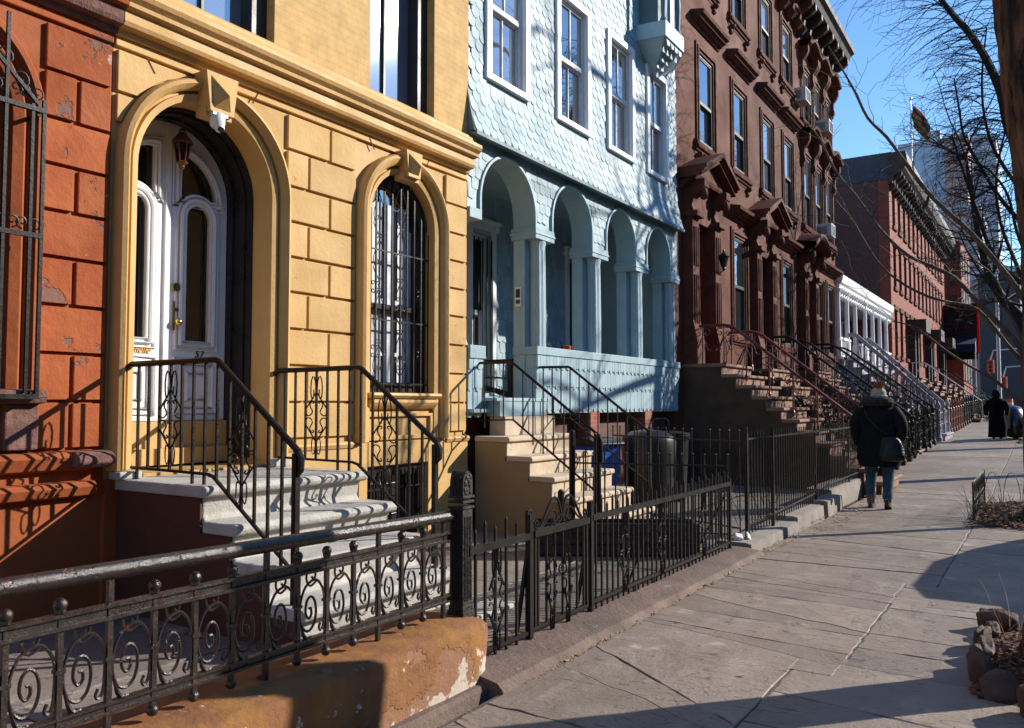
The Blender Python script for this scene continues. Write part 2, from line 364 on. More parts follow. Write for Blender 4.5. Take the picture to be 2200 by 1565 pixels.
def stonemat(name, a, b, c, crack=True):
    """bluestone flags: cloudy colour, layered cleft surface, a few cracks, pale wear"""
    m = bpy.data.materials.new(name); m.use_nodes = True; nt = m.node_tree; N = nt.nodes; L = nt.links; p = N['Principled BSDF']; p.inputs['Roughness'].default_value = .62
    tc = N.new('ShaderNodeTexCoord')
    def noise(sc, det, st=(1, 1, 1), dist=0):
        mp = N.new('ShaderNodeMapping'); mp.inputs['Scale'].default_value = st; L.new(tc.outputs['Object'], mp.inputs[0])
        n = N.new('ShaderNodeTexNoise'); n.inputs['Scale'].default_value = sc; n.inputs['Detail'].default_value = det; n.inputs['Roughness'].default_value = .6; n.inputs['Distortion'].default_value = dist
        L.new(mp.outputs[0], n.inputs[0]); return n.outputs[0]
    def rng(v, x, y, t0=0., t1=1.):
        r = N.new('ShaderNodeMapRange'); L.new(v, r.inputs[0]); r.inputs[1].default_value = x; r.inputs[2].default_value = y; r.inputs[3].default_value = t0; r.inputs[4].default_value = t1; return r.outputs[0]
    def mix(f, x, y):
        q = N.new('ShaderNodeMix'); q.data_type = 'RGBA'; L.new(f, q.inputs[0])
        for s_, v in ((q.inputs[6], x), (q.inputs[7], y)):
            if isinstance(v, tuple): s_.default_value = (*v, 1)
            else: L.new(v, s_)
        return q.outputs[2]
    big = noise(.55, 3); mid = noise(2.3, 6, (1.3, .8, 1), .6); fine = noise(38, 6)
    lay = noise(2.3, 2.6, (.5, 2.3, 1), .9)
    col = mix(rng(big, .38, .62), a, b); col = mix(rng(mid, .5, .72, 0, .7), col, c); col = mix(rng(fine, .35, .7, 0, .35), col, tuple(v * .55 for v in a))
    # thin cleft lines where the layered noise crosses set levels
    w1 = N.new('ShaderNodeMath'); w1.operation = 'PINGPONG'; L.new(lay, w1.inputs[0]); w1.inputs[1].default_value = .055
    line = rng(w1.outputs[0], 0.0, .008, 1, 0); msk = rng(noise(1.6, 3), .45, .52)
    ml = N.new('ShaderNodeMath'); ml.operation = 'MULTIPLY'; L.new(line, ml.inputs[0]); L.new(msk, ml.inputs[1])
    col = mix(ml.outputs[0], col, tuple(v * .30 for v in a)) if crack else col
    gg = N.new('ShaderNodeNewGeometry'); hv = N.new('ShaderNodeHueSaturation'); L.new(rng(gg.outputs['Random Per Island'], 0, 1, .80, 1.14), hv.inputs['Value']); L.new(col, hv.inputs['Color']); col = hv.outputs[0]
    spot = noise(3.1, 2); spot2 = rng(noise(17, 1), .71, .73, 0, .55); col = mix(spot2, col, tuple(v * .45 for v in a)); col = mix(rng(spot, .66, .74, 0, .5), col, tuple(min(1, v * 1.6) for v in c))
    L.new(col, p.inputs['Base Color'])
    ps = N.new('ShaderNodeMath'); ps.operation = 'SNAP'; L.new(lay, ps.inputs[0]); ps.inputs[1].default_value = .055
    b1 = N.new('ShaderNodeBump'); b1.inputs['Strength'].default_value = .75; b1.inputs['Distance'].default_value = .12; L.new(ps.outputs[0], b1.inputs['Height'])
    b2 = N.new('ShaderNodeBump'); b2.inputs['Strength'].default_value = .35; b2.inputs['Distance'].default_value = .012; L.new(fine, b2.inputs['Height']); L.new(b1.outputs[0], b2.inputs['Normal'])
    b3 = N.new('ShaderNodeBump'); b3.inputs['Strength'].default_value = .5; b3.inputs['Distance'].default_value = .04; L.new(mid, b3.inputs['Height']); L.new(b2.outputs[0], b3.inputs['Normal'])
    L.new(b3.outputs[0], p.inputs['Normal']); MT[name] = m
stonemat('bluestone', (.275, .216, .172), (.21, .163, .13), (.35, .285, .23))
stonemat('yard_stone', (.24, .205, .175), (.18, .15, .13), (.28, .24, .205))
# far tower facades: rows of windows as a procedural pattern
def towermat(name, wall, win, w_, h_):
    m = bpy.data.materials.new(name); m.use_nodes = True; nt = m.node_tree; N = nt.nodes; L = nt.links; p = N['Principled BSDF']; p.inputs['Roughness'].default_value = .5
    tc = N.new('ShaderNodeTexCoord'); sp = N.new('ShaderNodeSeparateXYZ'); cb = N.new('ShaderNodeCombineXYZ'); L.new(tc.outputs['Object'], sp.inputs[0])
    ad = N.new('ShaderNodeMath'); L.new(sp.outputs[0], ad.inputs[0]); L.new(sp.outputs[1], ad.inputs[1]); L.new(ad.outputs[0], cb.inputs[0]); L.new(sp.outputs[2], cb.inputs[1])
    br = N.new('ShaderNodeTexBrick'); br.offset = 0; br.inputs['Scale'].default_value = 1; br.inputs['Brick Width'].default_value = w_; br.inputs['Row Height'].default_value = h_; br.inputs['Mortar Size'].default_value = h_ * .22
    br.inputs['Color1'].default_value = (*win, 1); br.inputs['Color2'].default_value = (*[v * 1.35 for v in win], 1); br.inputs['Mortar'].default_value = (*wall, 1); L.new(cb.outputs[0], br.inputs[0]); L.new(br.outputs[0], p.inputs['Base Color']); MT[name] = m
towermat('far_blue', (.30, .42, .60), (.20, .30, .46), 2.4, 3.0)  # distance haze is put into these paler tower colours
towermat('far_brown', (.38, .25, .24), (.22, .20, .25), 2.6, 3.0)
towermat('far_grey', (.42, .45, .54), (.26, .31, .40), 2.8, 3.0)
glassmat('glass_sun', (.16, .18, .24), .40, .045, 0)
# ---------------- ground ----------------
def struct(mb, name, m, **k): return mb.build(name, m, kind='structure', **k)
g = MB(); ys = [-60, 0, 10, 16, 19, 22, 27, 32, 45, 70, 110, 300, 900]
for a, b in zip(ys, ys[1:]):
    g.add([(-400, a, gz(a) - .07), (400, a, gz(a) - .07), (400, b, gz(b) - .07), (-400, b, gz(b) - .07)], [(0, 1, 2, 3)])
struct(g, 'ground', 'soil')
# road behind the planting strip, and the cross street at the end of the block
g = MB()
for a, b in zip(ys, ys[1:]):
    g.add([(.95, a, gz(a) - .066), (9, a, gz(a) - .066), (9, b, gz(b) - .066), (.95, b, gz(b) - .066)], [(0, 1, 2, 3)])
struct(g, 'road', 'asphalt')
g = MB(); g.box(-90, 72, .95, .9, 80, 1.012); struct(g, 'side_street', 'asphalt')
# bed under the flags
g = MB()
for a, b in zip(ys[1:-3], ys[2:-2]):
    a2 = max(a, -6) if a else -6
    g.add([(-2.35, a2, gz(a) - .005), (.95, a2, gz(a) - .005), (.95, b, gz(b) - .005), (-2.35, b, gz(b) - .005)], [(0, 1, 2, 3)])
struct(g, 'sidewalk_bed', 'joint_fill')
def jag(p, q, n, amp):
    out = []
    for i in range(n):
        t = i / n; x = p[0] + (q[0] - p[0]) * t; y = p[1] + (q[1] - p[1]) * t
        if i: x += R.uniform(-amp, amp); y += R.uniform(-amp, amp)
        out.append((x, y))
    return out
def slab(mb, x0, x1, ya0, ya1, yb0, yb1, amp=.007, lift=0., base=-.05, split=0.):
    """flag with corners (x0,ya0) (x1,ya1) (x1,yb1) (x0,yb0); rough edges, slight tilt, now and then cracked across"""
    e0, e1, e2, e3 = jag((x0, ya0), (x1, ya1), 12, amp), jag((x1, ya1), (x1, yb1), 8, amp * .6), jag((x1, yb1), (x0, yb0), 12, amp), jag((x0, yb0), (x0, ya0), 8, amp * .6)
    if R.random() < split:
        t0, t1 = R.uniform(.2, .8), R.uniform(.2, .8); i1 = max(1, min(7, int(8 * t1))); i3 = max(1, min(7, int(8 * (1 - t0))))
        L_, Rt = e3[i3], e1[i1]; m_ = []; off = 0
        for k in range(17):
            u = k / 16; off = off * .8 + R.uniform(-.022, .022) if 0 < k < 16 else 0
            m_.append((L_[0] + (Rt[0] - L_[0]) * u, L_[1] + (Rt[1] - L_[1]) * u + off + .05 * math.sin(math.pi * u) * (t1 - .5)))
        g_ = .004; low = [(p[0], p[1] - g_) for p in m_]; up = [(p[0], p[1] + g_) for p in m_]
        pieces = [e0 + e1[:i1] + low[::-1] + e3[i3 + 1:], up + e1[i1 + 1:] + e2 + e3[:i3]]
        if split > .8 and (yb1 - ya0) > .7:
            slab(mb, x0, x1, ya0, ya1, L_[1] - g_, Rt[1] - g_, amp, lift, base, .5); slab(mb, x0, x1, L_[1] + g_, Rt[1] + g_, yb0, yb1, amp, lift, base, .5); return
    else: pieces = [e0 + e1 + e2 + e3]
    for o in pieces:
        tx, ty, h = R.uniform(-.0015, .0015), R.uniform(-.003, .003), R.uniform(-.002, .002) + lift
        cx, cy = sum(p[0] for p in o) / len(o), sum(p[1] for p in o) / len(o)
        def Z(p): return gz(p[1]) + h + tx * (p[0] - cx) + ty * (p[1] - cy)
        inner = [(cx + (p[0] - cx) * .992, cy + (p[1] - cy) * .986) for p in o]
        n = len(o)
        vs = [(p[0], p[1], gz(p[1]) + base) for p in o] + [(p[0], p[1], Z(p) - .003) for p in o] + [(p[0], p[1], Z(p)) for p in inner]
        tri = tessellate_polygon([[Vector((p[0], p[1], 0)) for p in inner]])
        fs = [tuple(2 * n + i for i in t) for t in tri]
        for i in range(n):
            j = (i + 1) % n
            fs += [(i, j, n + j, n + i), (n + i, n + j, 2 * n + j, 2 * n + i)]
        mb.add(vs, fs)
g = MB()
def column(x0, x1, y0, y1, lens, skew=.05, gap=.006):
    y = y0; k = 0; sk = 0
    while y < y1:
        L_ = lens[k % len(lens)] * R.uniform(.85, 1.15); s2 = R.uniform(-skew, skew)
        if k == 0 and y0 < 0: s2 = 0
        slab(g, x0 + gap, x1 - gap, y + sk + gap, y - sk + gap, y + L_ + s2 - gap, y + L_ - s2 - gap, .012, split=.9 if y < 11 else .5)
        y += L_; sk = s2; k += 1
column(-2.33, -1.22, -3, 4.68, [1.2, 1.5], .03); column(-1.22, .95, -3, 4.66, [1.3, 1.9], .03)
column(-2.36, -1.0, 4.7, 6.6, [.95, .9]); column(-1.0, .95, 4.72, 6.62, [1.1, .9])
column(-2.42, -.78, 6.64, 16, [1.15, .8, 1.4, .95]); column(-.78, .95, 6.64, 16, [1.0, 1.5, .8])
column(-2.9, -.80, 16.02, 71, [1.5, 1.1, 1.8]); column(-.80, .95, 16.02, 71, [1.4, 1.9])
struct(g, 'sidewalk', 'bluestone')
# front yards paved with stone flags
g = MB()
def yard(x0, x1, y0, y1, nx, ny, z=.0):
    for i in range(nx):
        for j in range(ny):
            a = x0 + (x1 - x0) * i / nx; b = x0 + (x1 - x0) * (i + 1) / nx; c = y0 + (y1 - y0) * j / ny; d = y0 + (y1 - y0) * (j + 1) / ny
            slab(g, a + .008, b - .008, c + .008, c + .008, d - .008, d - .008, .003, z)
yard(-5.5, -2.72, -3, 3.3, 2, 5, .015); yard(-5.5, -2.72, 3.3, 7.9, 3, 4, .02); yard(-7.0, -2.72, 7.9, 14.0, 3, 5, .025)
yard(-5.7, -2.75, 14.0, 27.6, 3, 9, .03); yard(-8.5, -2.9, 27.6, 70, 4, 20, .02)
struct(g, 'yard_paving', 'yard_stone')
g = MB()
for a, b in zip([-3, 16, 22, 27, 32, 45], [16, 22, 27, 32, 45, 71]):
    g.add([(-9, a, gz(a) - .02), (-2.7, a, gz(a) - .02), (-2.7, b, gz(b) - .02), (-9, b, gz(b) - .02)], [(0, 1, 2, 3)])
struct(g, 'yard_bed', 'soil')
# worn stone base under the fences: low brown coping, then a concrete one that steps up
g = MB(); pr = [(-2.76, -.05), (-2.76, .075), (-2.50, .07), (-2.36, .045), (-2.33, .015), (-2.30, -.05)]
def along(mb, prof, y0, y1, n, amp, z=0.):
    st = []
    for i in range(n + 1):
        y = y0 + (y1 - y0) * i / n; dx = R.uniform(-amp, amp)
        st.append(lambda r, d, y=y, dx=dx: (r + (dx if r > -2.5 else 0), y, d + z + (R.uniform(-.003, .003) if d > 0 else 0)))
    mb.sweep(st, prof); n2 = len(prof); m = len(mb.v) - n2 * (n + 1)
    mb.f += [tuple(range(m, m + n2)), tuple(range(m + n * n2, m + (n + 1) * n2))]; mb.s += [False, False]
along(g, pr, 3.52, 8.05, 40, .01); struct(g, 'coping_kerb', 'stone_base', auto=30)
g = MB(); p2 = [(-2.80, -.05), (-2.80, .10), (-2.50, .10), (-2.45, .09), (-2.44, -.05)]
along(g, p2, 8.07, 9.9, 14, .004); along(g, [(a - .02, b + (.05 if b > 0 else 0)) for a, b in p2], 9.92, 11.3, 10, .004)
along(g, [(a + (0.02 if a > -2.6 else 0), b + (.10 if b > 0 else 0)) for a, b in p2], 11.32, 12.2, 6, .003)
along(g, [(a - .12, b + (.16 if b > 0 else 0)) for a, b in p2], 12.22, 15.9, 14, .004)
struct(g, 'concrete_kerb', 'concrete', auto=30)
# ---------------- arch helpers ----------------
def arch_poly(yc, zs, zb, r, n=24):
    return [(yc - r, zb)] + [(yc - r * math.cos(math.pi * i / n), zs + r * math.sin(math.pi * i / n)) for i in range(n + 1)] + [(yc + r, zb)]
def arch_sweep(mb, yc, zs, zb, prof, n=28, smooth=True, caps=True):
    st = [lambda r, d: (d, yc - r, zb)]
    for i in range(n + 1):
        a = math.pi - math.pi * i / n
        st.append(lambda r, d, a=a: (d, yc + r * math.cos(a), zs + r * math.sin(a)))
    st.append(lambda r, d: (d, yc + r, zb))
    mb.sweep(st, prof, smooth); k = len(prof); m = len(mb.v) - k * len(st)
    if caps: mb.f += [tuple(range(m, m + k)), tuple(range(m + (len(st) - 1) * k, m + len(st) * k))]; mb.s += [False, False]
def run(mb, prof, y0, y1, smooth=False):
    """moulding profile [(X,Z)...] run along Y"""
    n = len(prof); vs = [(x, y0, z) for x, z in prof] + [(x, y1, z) for x, z in prof]
    fs = [(i, (i + 1) % n, n + (i + 1) % n, n + i) for i in range(n)]
    tri = tessellate_polygon([[Vector((x, z, 0)) for x, z in prof]])
    fs += [tuple(t) for t in tri] + [tuple(i + n for i in t) for t in tri]
    return mb.add(vs, fs, smooth)
def blocks(mb, rows, cells, circles, xb, xf, gap=.013):
    for k, (z0, z1) in enumerate(rows):
        for a, b in cells(k):
            mid = (a + b) / 2; L_ = []; Rr = []; n = 7
            for i in range(n):
                z = z0 + gap + (z1 - z0 - 2 * gap) * i / (n - 1); l, r = a + gap, b - gap
                for yc, zs, rad_ in circles:
                    if z < zs: half = rad_
                    elif z - zs < rad_: half = math.sqrt(rad_ ** 2 - (z - zs) ** 2)
                    else: continue
                    if yc < mid: l = max(l, yc + half)
                    else: r = min(r, yc - half)
                if r - l > .03: L_.append((l, z)); Rr.append((r, z))
            if len(L_) >= 2:
                mb.prism(Rr + L_[::-1], xb, xf)
ZR = [1.15, 1.47, 1.79, 2.11, 2.43, 2.74, 3.05, 3.36, 3.68, 4.0]
ROWS = list(zip(ZR, ZR[1:]))
# ---------------- curves for wrought iron ----------------
def smooth_pts(p, n=4):
    out = []; m = len(p)
    for i in range(m - 1):
        p0 = p[max(0, i - 1)]; p1 = p[i]; p2 = p[i + 1]; p3 = p[min(m - 1, i + 2)]
        for k in range(n):
            t = k / n
            out.append(tuple(.5 * (2 * b + (c - a) * t + (2 * a - 5 * b + 4 * c - d) * t * t + (3 * b - a - 3 * c + d) * t ** 3) for a, b, c, d in zip(p0, p1, p2, p3)))
    return out + [tuple(p[-1])]
def spiral(c, r, a0, turns, sgn=1, n=14, r1=.25):
    return [(c[0] + r * (1 - (1 - r1) * i / n) * math.cos(a0 + sgn * 2 * math.pi * turns * i / n), c[1] + r * (1 - (1 - r1) * i / n) * math.sin(a0 + sgn * 2 * math.pi * turns * i / n)) for i in range(n + 1)]
def diamond(mb, f, u, z0, z1, wd, t=.006):
    """scroll work diamond around a baluster; f(u,z) gives the point"""
    h = z1 - z0
    for s in (-1, 1):
        P_ = lambda pts: [f(u + s * a * wd, z0 + b * h) for a, b in pts]
        mb.tube(P_([(.0, .95), (.5, .80), (1, .655)]), t, 5)
        mb.tube(P_([(1, .345), (.5, .20), (.0, .05)]), t, 5)
        for q in (1, -1):
            mb.tube(P_(smooth_pts([(a_, .5 + q * b_) for a_, b_ in [(.34, .235), (.24, .265), (.36, .285), (.56, .25), (.62, .19), (.45, .13), (.38, .085), (.55, .035), (.85, .02), (1, .05)]], 3)), t * .9, 5)
        mb.tube(P_(spiral((.36, .965), .32, math.pi, 1.05, -1, 12)), t * .9, 5)
        mb.tube(P_(spiral((.30, .03), .26, math.pi, .8, 1, 10)), t * .8, 5)
def twist(mb, p, q, wd, tw=True):
    mb.bar(p, q, wd)
    if tw:
        p = Vector(p); q = Vector(q)
        for i in range(12):
            c = p.lerp(q, .30 + .4 * i / 12); mb.obox(c, (wd * 1.12, wd * 1.12, .008), (0, 0, i * .5))
# ================= ORANGE HOUSE =================
oh = thing('townhouse', 'weathered orange painted house with peeling blocks, at the left edge beside the yellow house', 'house', (-5.5, 1.5, 0), 'row houses along the street')
OC = (2.13, 3.31)
m = MB(); m.prism([(-1.5, 0), (3.31, 0), (3.31, 4.12), (-1.5, 4.12)], -5.53, -6.0, holes=[arch_poly(OC[0], OC[1], 1.54, .507)])
m.box(-6.01, -1.5, 0, -10, 3.31, 12.3); m.box(-5.6, 3.30, 0, -5.487, 3.40, .93); m.build('wall', 'orange_plain', oh)
m = MB()
def oc(k):
    L_ = [(2.82, 3.3)] if k not in (7, 5, 3, 1, 0) else [(2.82, 3.055), (3.055, 3.3)]
    return L_ + ([(.45, 1.43)] if k % 2 else [(.45, .95), (.95, 1.43)]) + [(-.5, .45)]
blocks(m, ROWS, oc, [(OC[0], OC[1], .70), (4.115, 3.2, .80), (-.0, 3.31, .4)], -5.54, -5.5)
m.box(-5.54, -1.5, 4.015, -5.5, 3.3, 4.12); m.build('rusticated_blocks', 'orange_paint', oh, bevel=.008)
m = MB(); arch_sweep(m, OC[0], OC[1], 1.5, [(.5, -5.8), (.5, -5.49), (.56, -5.47), (.585, -5.485), (.60, -5.46), (.63, -5.43), (.665, -5.43), (.69, -5.46), (.695, -5.53)])
m.build('window_surround', 'orange_plain', oh)
m = MB(); arch_sweep(m, OC[0], OC[1], 1.56, [(.5, -5.72), (.5, -5.66), (.43, -5.66), (.43, -5.72)], smooth=False); m.box(-5.72, OC[0] - .5, 1.54, -5.66, OC[0] + .5, 1.62); m.box(-5.72, 1.7, 2.45, -5.67, 2.56, 2.51)
wf = m.build('window', 'dark_frame', oh); m = MB(); m.prism(arch_poly(OC[0], OC[1], 1.56, .47), -5.70, -5.71); m.build('pane', 'glass_dark', wf)
m = MB(); run(m, [(-5.6, 1.44), (-5.40, 1.46), (-5.38, 1.50), (-5.38, 1.54), (-5.6, 1.56)], 1.40, 2.84); m.build('sill', 'brown_decay', oh, bevel=.006)
# base mouldings
m = MB(); run(m, [(-5.54, 1.0), (-5.47, 1.02), (-5.44, 1.10), (-5.47, 1.135), (-5.54, 1.145)], -1.5, 3.22)
m.mark(); run(m, [(-5.54, .82), (-5.46, .84), (-5.44, .90), (-5.47, .93), (-5.54, .94)], -1.5, 3.22); m.mark(); m.build_each('base_moulding', 'orange_plain', oh, bevel=.004)
m = MB(); run(m, [(-5.5, 1.02), (-5.40, 1.03), (-5.36, 1.06), (-5.37, 1.10), (-5.42, 1.13), (-5.5, 1.14)], 3.05, 3.31); m.mark(); m.box(-5.53, 2.62, 1.16, -5.46, 2.83, 1.46); m.mark(); m.build_each('decayed_stone', 'brown_decay', oh, bevel=.012)
CP = [(-5.6, 4.08), (-5.47, 4.08), (-5.455, 4.12), (-5.40, 4.13), (-5.385, 4.16), (-5.385, 4.235), (-5.34, 4.25), (-5.335, 4.28), (-5.30, 4.31), (-5.285, 4.34), (-5.29, 4.375), (-5.33, 4.395), (-5.36, 4.40), (-5.365, 4.42), (-5.40, 4.44), (-5.42, 4.47), (-5.425, 4.50), (-5.47, 4.52), (-5.6, 4.54)]
m = MB(); run(m, CP, -1.5, 3.30); m.build('cornice', 'brown_decay', oh, bevel=.003)
m = MB(); run(m, [(x + .004, z) for x, z in CP if z > 4.2], 1.5, 3.302); m.build('cornice_top', 'orange_plain', oh, bevel=.003)
m = MB(); m.prism([(-1.5, 4.12), (3.31, 4.12), (3.31, 12.3), (-1.5, 12.3)], -5.51, -6.0, holes=[[(1.6, 4.6), (2.6, 4.6), (2.6, 7), (1.6, 7)]]); m.build('upper_wall', 'orange_plain', oh)
m = MB(); m.box(-5.75, 1.6, 4.6, -5.7, 2.6, 4.68); m.box(-5.75, 2.07, 4.68, -5.7, 2.13, 7); wf = m.build('window', 'dark_frame', oh); m = MB(); m.box(-5.78, 1.6, 4.6, -5.76, 2.6, 7); m.build('pane', 'glass', wf)
# iron grille on its own frame in front of the arched window
m = MB(); X = -5.36
GO = -.075
for y in (1.43, 1.66, 1.9, 2.13, 2.36, 2.6, 2.76): m.bar((X, y, 1.52), (X, y, 3.36 if y > 2.6 else 3.42 + math.sqrt(max(0, .5 - (y - 2.13) ** 2)) * .9), .02)
m.bar((X, 2.83, 1.5), (X, 2.83, 3.40), .022)
for z in (1.5, 2.52, 3.33): m.bar((X, 1.4, z), (X, 2.84, z), .03)
m.bar((X, 2.13, 4.0), (X, 2.80, 3.36), .022)
for y in (2.36, 2.5, 2.62, 2.75):
    for z, hh in ((2.56, 1), (3.40, 1)):
        for s in (-1, 1): m.tube([(X, a, b) for a, b in spiral((y + s * .035, z + .035), .045, -math.pi / 2, 1.1, s, 10)], .006, 5)
for y, z in ((2.45, 3.72), (2.58, 3.62), (2.68, 3.5), (2.5, 3.5)):
    m.tube([(X, a, b) for a, b in spiral((y, z), .06, -math.pi / 2, 1.2, 1, 12)], .006, 5)
m.tube([(X, 2.36, 3.36), (X, 2.45, 3.55), (X, 2.36, 3.8), (X, 2.3, 3.9)], .007, 5); m.tube([(X, 2.70, 3.40), (X, 2.60, 3.58), (X, 2.48, 3.70), (X, 2.36, 3.78)], .007, 5)
for y in (1.45, 2.8): m.bar((X, y, 1.52), (-5.5, y, 1.52), .02); m.bar((X, y, 3.3), (-5.5, y, 3.3), .02)
m.v = [(a, b + GO, c) for a, b, c in m.v]
m.build('window_grille', 'iron', oh)
# ================= YELLOW HOUSE =================
yh = thing('townhouse', 'mustard yellow house with an arched white double door and an arched barred window', 'house', (-5.5, 5.4, 0), 'row houses along the street')
DC, WC = (4.115, 3.2), (6.46, 3.31)
m = MB(); m.prism([(3.312, .0), (7.58, .0), (7.58, 4.12), (3.312, 4.12)], -5.53, -6.02, holes=[arch_poly(DC[0], DC[1], .95, .627), arch_poly(WC[0], WC[1], 1.56, .507), [(5.95, .12), (6.86, .12), (6.86, .84), (5.95, .84)]])
m.box(-6.03, 3.315, 0, -10, 7.575, .95); m.box(-6.2, 3.315, .96, -10, 7.575, 12.3); m.box(-6.04, 4.8, .96, -6.2, 7.57, 4.5)
m.build('wall', 'yellow_paint', yh)
m = MB()
def yc_(k):
    s = 5.42 if k % 2 == 0 else 5.16
    r = [(4.9, s), (s, 5.77), (7.16, 7.57)]
    if k >= 7: r += [(3.32, 3.9)]
    return r
blocks(m, ROWS, yc_, [(DC[0], DC[1], .792), (WC[0], WC[1], .70)], -5.54, -5.5)
m.box(-5.54, 3.315, 4.013, -5.5, 7.575, 4.12); m.box(-5.54, 4.83, .0, -5.492, 5.94, 1.085); m.box(-5.54, 5.95, .85, -5.492, 6.86, 1.085); m.box(-5.54, 6.87, .0, -5.492, 7.575, 1.085)
m.build('rusticated_blocks', 'yellow_paint', yh, bevel=.006)
PR = lambda ri, ro: [(ri, -5.75), (ri, -5.49), (ri + .05, -5.475), (ri + .055, -5.50), (ri + .075, -5.505), (ri + .08, -5.455), (ri + .10, -5.43), (ro - .045, -5.405), (ro - .015, -5.42), (ro, -5.45), (ro, -5.54)]
m = MB(); arch_sweep(m, DC[0], DC[1], .99, PR(.62, .785)); m.build('door_surround', 'yellow_trim', yh)
m = MB(); arch_sweep(m, WC[0], WC[1], 1.09, PR(.5, .69)); m.build('window_surround', 'yellow_trim', yh)
def keystone(yc, zb, zt, wd, nm='keystone'):
    m = MB(); a = wd * .42; b = wd * .58
    vs = [(-5.52, yc - a, zb), (-5.52, yc + a, zb), (-5.52, yc + b, zt), (-5.52, yc - b, zt), (-5.36, yc - a, zb), (-5.36, yc + a, zb), (-5.36, yc + b, zt), (-5.36, yc - b, zt)]
    m.add(vs, [(0, 1, 2, 3), (0, 1, 5, 4), (1, 2, 6, 5), (2, 3, 7, 6), (3, 0, 4, 7), (4, 5, 6, 7)])
    k = .72; cz = (zb + zt) / 2; q = [(-5.358, yc - a * k, zb + .035), (-5.358, yc + a * k, zb + .035), (-5.358, yc + b * k, zt - .035), (-5.358, yc - b * k, zt - .035), (-5.27, yc, cz - .03)]
    m.add(q, [(0, 1, 4), (1, 2, 4), (2, 3, 4), (3, 0, 4)]); m.box(-5.53, yc - .12, zb - .03, -5.40, yc + .12, zb + .04)
    return m.build(nm, 'yellow_trim', yh, bevel=.004)
keystone(4.115, 3.72, 4.03, .26); keystone(6.46, 3.76, 4.03, .22)
# short radial grooves cut beside the arches
m = MB()
for (yc, zs, r0) in ((4.115, 3.2, .87), (6.46, 3.31, .80)):
    for an in (62, 125): a = rad(an); m.obox((-5.499, yc + (r0 + .05) * math.cos(a), zs + (r0 + .05) * math.sin(a)), (.004, .12, .012), (a, 0, 0)); m.mark()
m.build_each('arch_groove', 'brownstone_trim', yh)
m = MB(); run(m, CP, 3.305, 7.56); m.build('cornice', 'yellow_trim', yh, bevel=.003)
m = MB(); m.prism([(3.312, 4.5), (7.58, 4.5), (7.58, 12.3), (3.312, 12.3)], -5.5, -6.0, holes=[[(3.73, 4.555), (4.74, 4.555), (4.74, 7.1), (3.73, 7.1)], [(5.94, 4.555), (6.95, 4.555), (6.95, 7.1), (5.94, 7.1)], [(3.73, 8.2), (4.74, 8.2), (4.74, 10.5), (3.73, 10.5)], [(5.94, 8.2), (6.95, 8.2), (6.95, 10.5), (5.94, 10.5)]])
m.build('upper_wall', 'yellow_brick', yh)
for y0 in (3.73, 5.94):
    for z0, z1 in ((4.555, 7.1), (8.2, 10.5)):
        m = MB(); y1 = y0 + 1.01
        m.box(-5.90, y0, z0, -5.62, y0 + .015, z1); m.box(-5.90, y1 - .16, z0, -5.60, y1 - .002, z1); m.box(-5.9, y0, z1 - .12, -5.62, y1, z1 - .001)
        m.box(-5.79, y0 + .435, z0 + .03, -5.715, y0 + .46, z1 - .1); m.box(-5.79, y0 + .02, z0, -5.70, y1 - .1, z0 + .035); m.box(-5.80, y0, (z0 + z1) / 2 + .4, -5.70, y1 - .15, (z0 + z1) / 2 + .45)
        wf = m.build('window', 'dark_frame', yh); m = MB(); m.box(-5.80, y0 + .01, z0 + .01, -5.745, y1 - .16, z1 - .1); m.build('pane', 'glass_sun', wf)
# arched window: dark frame, two sashes, pale curtains widened to paint a reflected white house, iron grille
m = MB(); arch_sweep(m, WC[0], WC[1], 1.56, [(.505, -5.80), (.505, -5.62), (.45, -5.62), (.44, -5.68), (.44, -5.80)], smooth=False)
m.box(-5.76, 5.96, 1.56, -5.62, 6.96, 1.66); m.box(-5.72, 5.98, 2.42, -5.64, 6.9, 2.47); m.box(-5.8, 6.84, 1.6, -5.63, 6.95, 3.3)
wf = m.build('window', 'black_paint', yh); m = MB(); m.prism(arch_poly(WC[0], WC[1], 1.6, .445), -5.735, -5.74); m.build('pane', 'glass', wf)
m = MB()
for y in (6.02, 6.22, 6.42, 6.62, 6.78): m.box(-5.73, y, 1.68, -5.722, y + (.145 if y < 6.7 else .06), 3.2 + (.33 if 6.2 < y < 6.65 else 0.1))
m.box(-5.731, 6.0, 2.49, -5.721, 6.84, 2.54); m.box(-5.731, 6.0, 1.95, -5.721, 6.84, 1.99); m.build('curtain_and_reflection', 'white_weathered', wf)
m = MB(); X = -5.58
for i, px in enumerate((790, 807.5, 824.8, 841.7, 860, 874, 889, 904, 920.5)):
    y = onX(px, 600, X)[0]; dy = y - WC[0]; zt = 3.31 + math.sqrt(max(.0, .47 ** 2 - dy * dy)) - .03
    m.bar((X, y, 1.58), (X, y, zt), .016)
    if i == 4:
        for z0 in (1.75, 2.28, 2.84, 3.3):
            for s in (-1, 1):
                m.tube([(X, y + s * a, b) for a, b in smooth_pts([(0, z0 + .42), (.085, z0 + .24), (.07, z0 + .14), (.02, z0 + .17), (.03, z0 + .20)])], .005, 5)
                m.tube([(X, y + s * a, b) for a, b in smooth_pts([(0, z0 - .02), (.085, z0 + .10), (.07, z0 + .15)])], .005, 5)
                m.tube([(X, y + s * a, b) for a, b in spiral((.03, z0 + .44), .03, math.pi, 1, -1, 8)], .005, 5)
for i in (1, 7):
    y = onX((807.5, 904)[i > 3], 600, X)[0]
    for z0 in (1.98, 2.62):
        for s in (-1, 1):
            for q in (-1, 1): m.tube([(X, y + s * a, z0 + q * (b - z0)) for a, b in spiral((.04, z0 + .035), .032, math.pi, 1, -1, 8)], .005, 5)
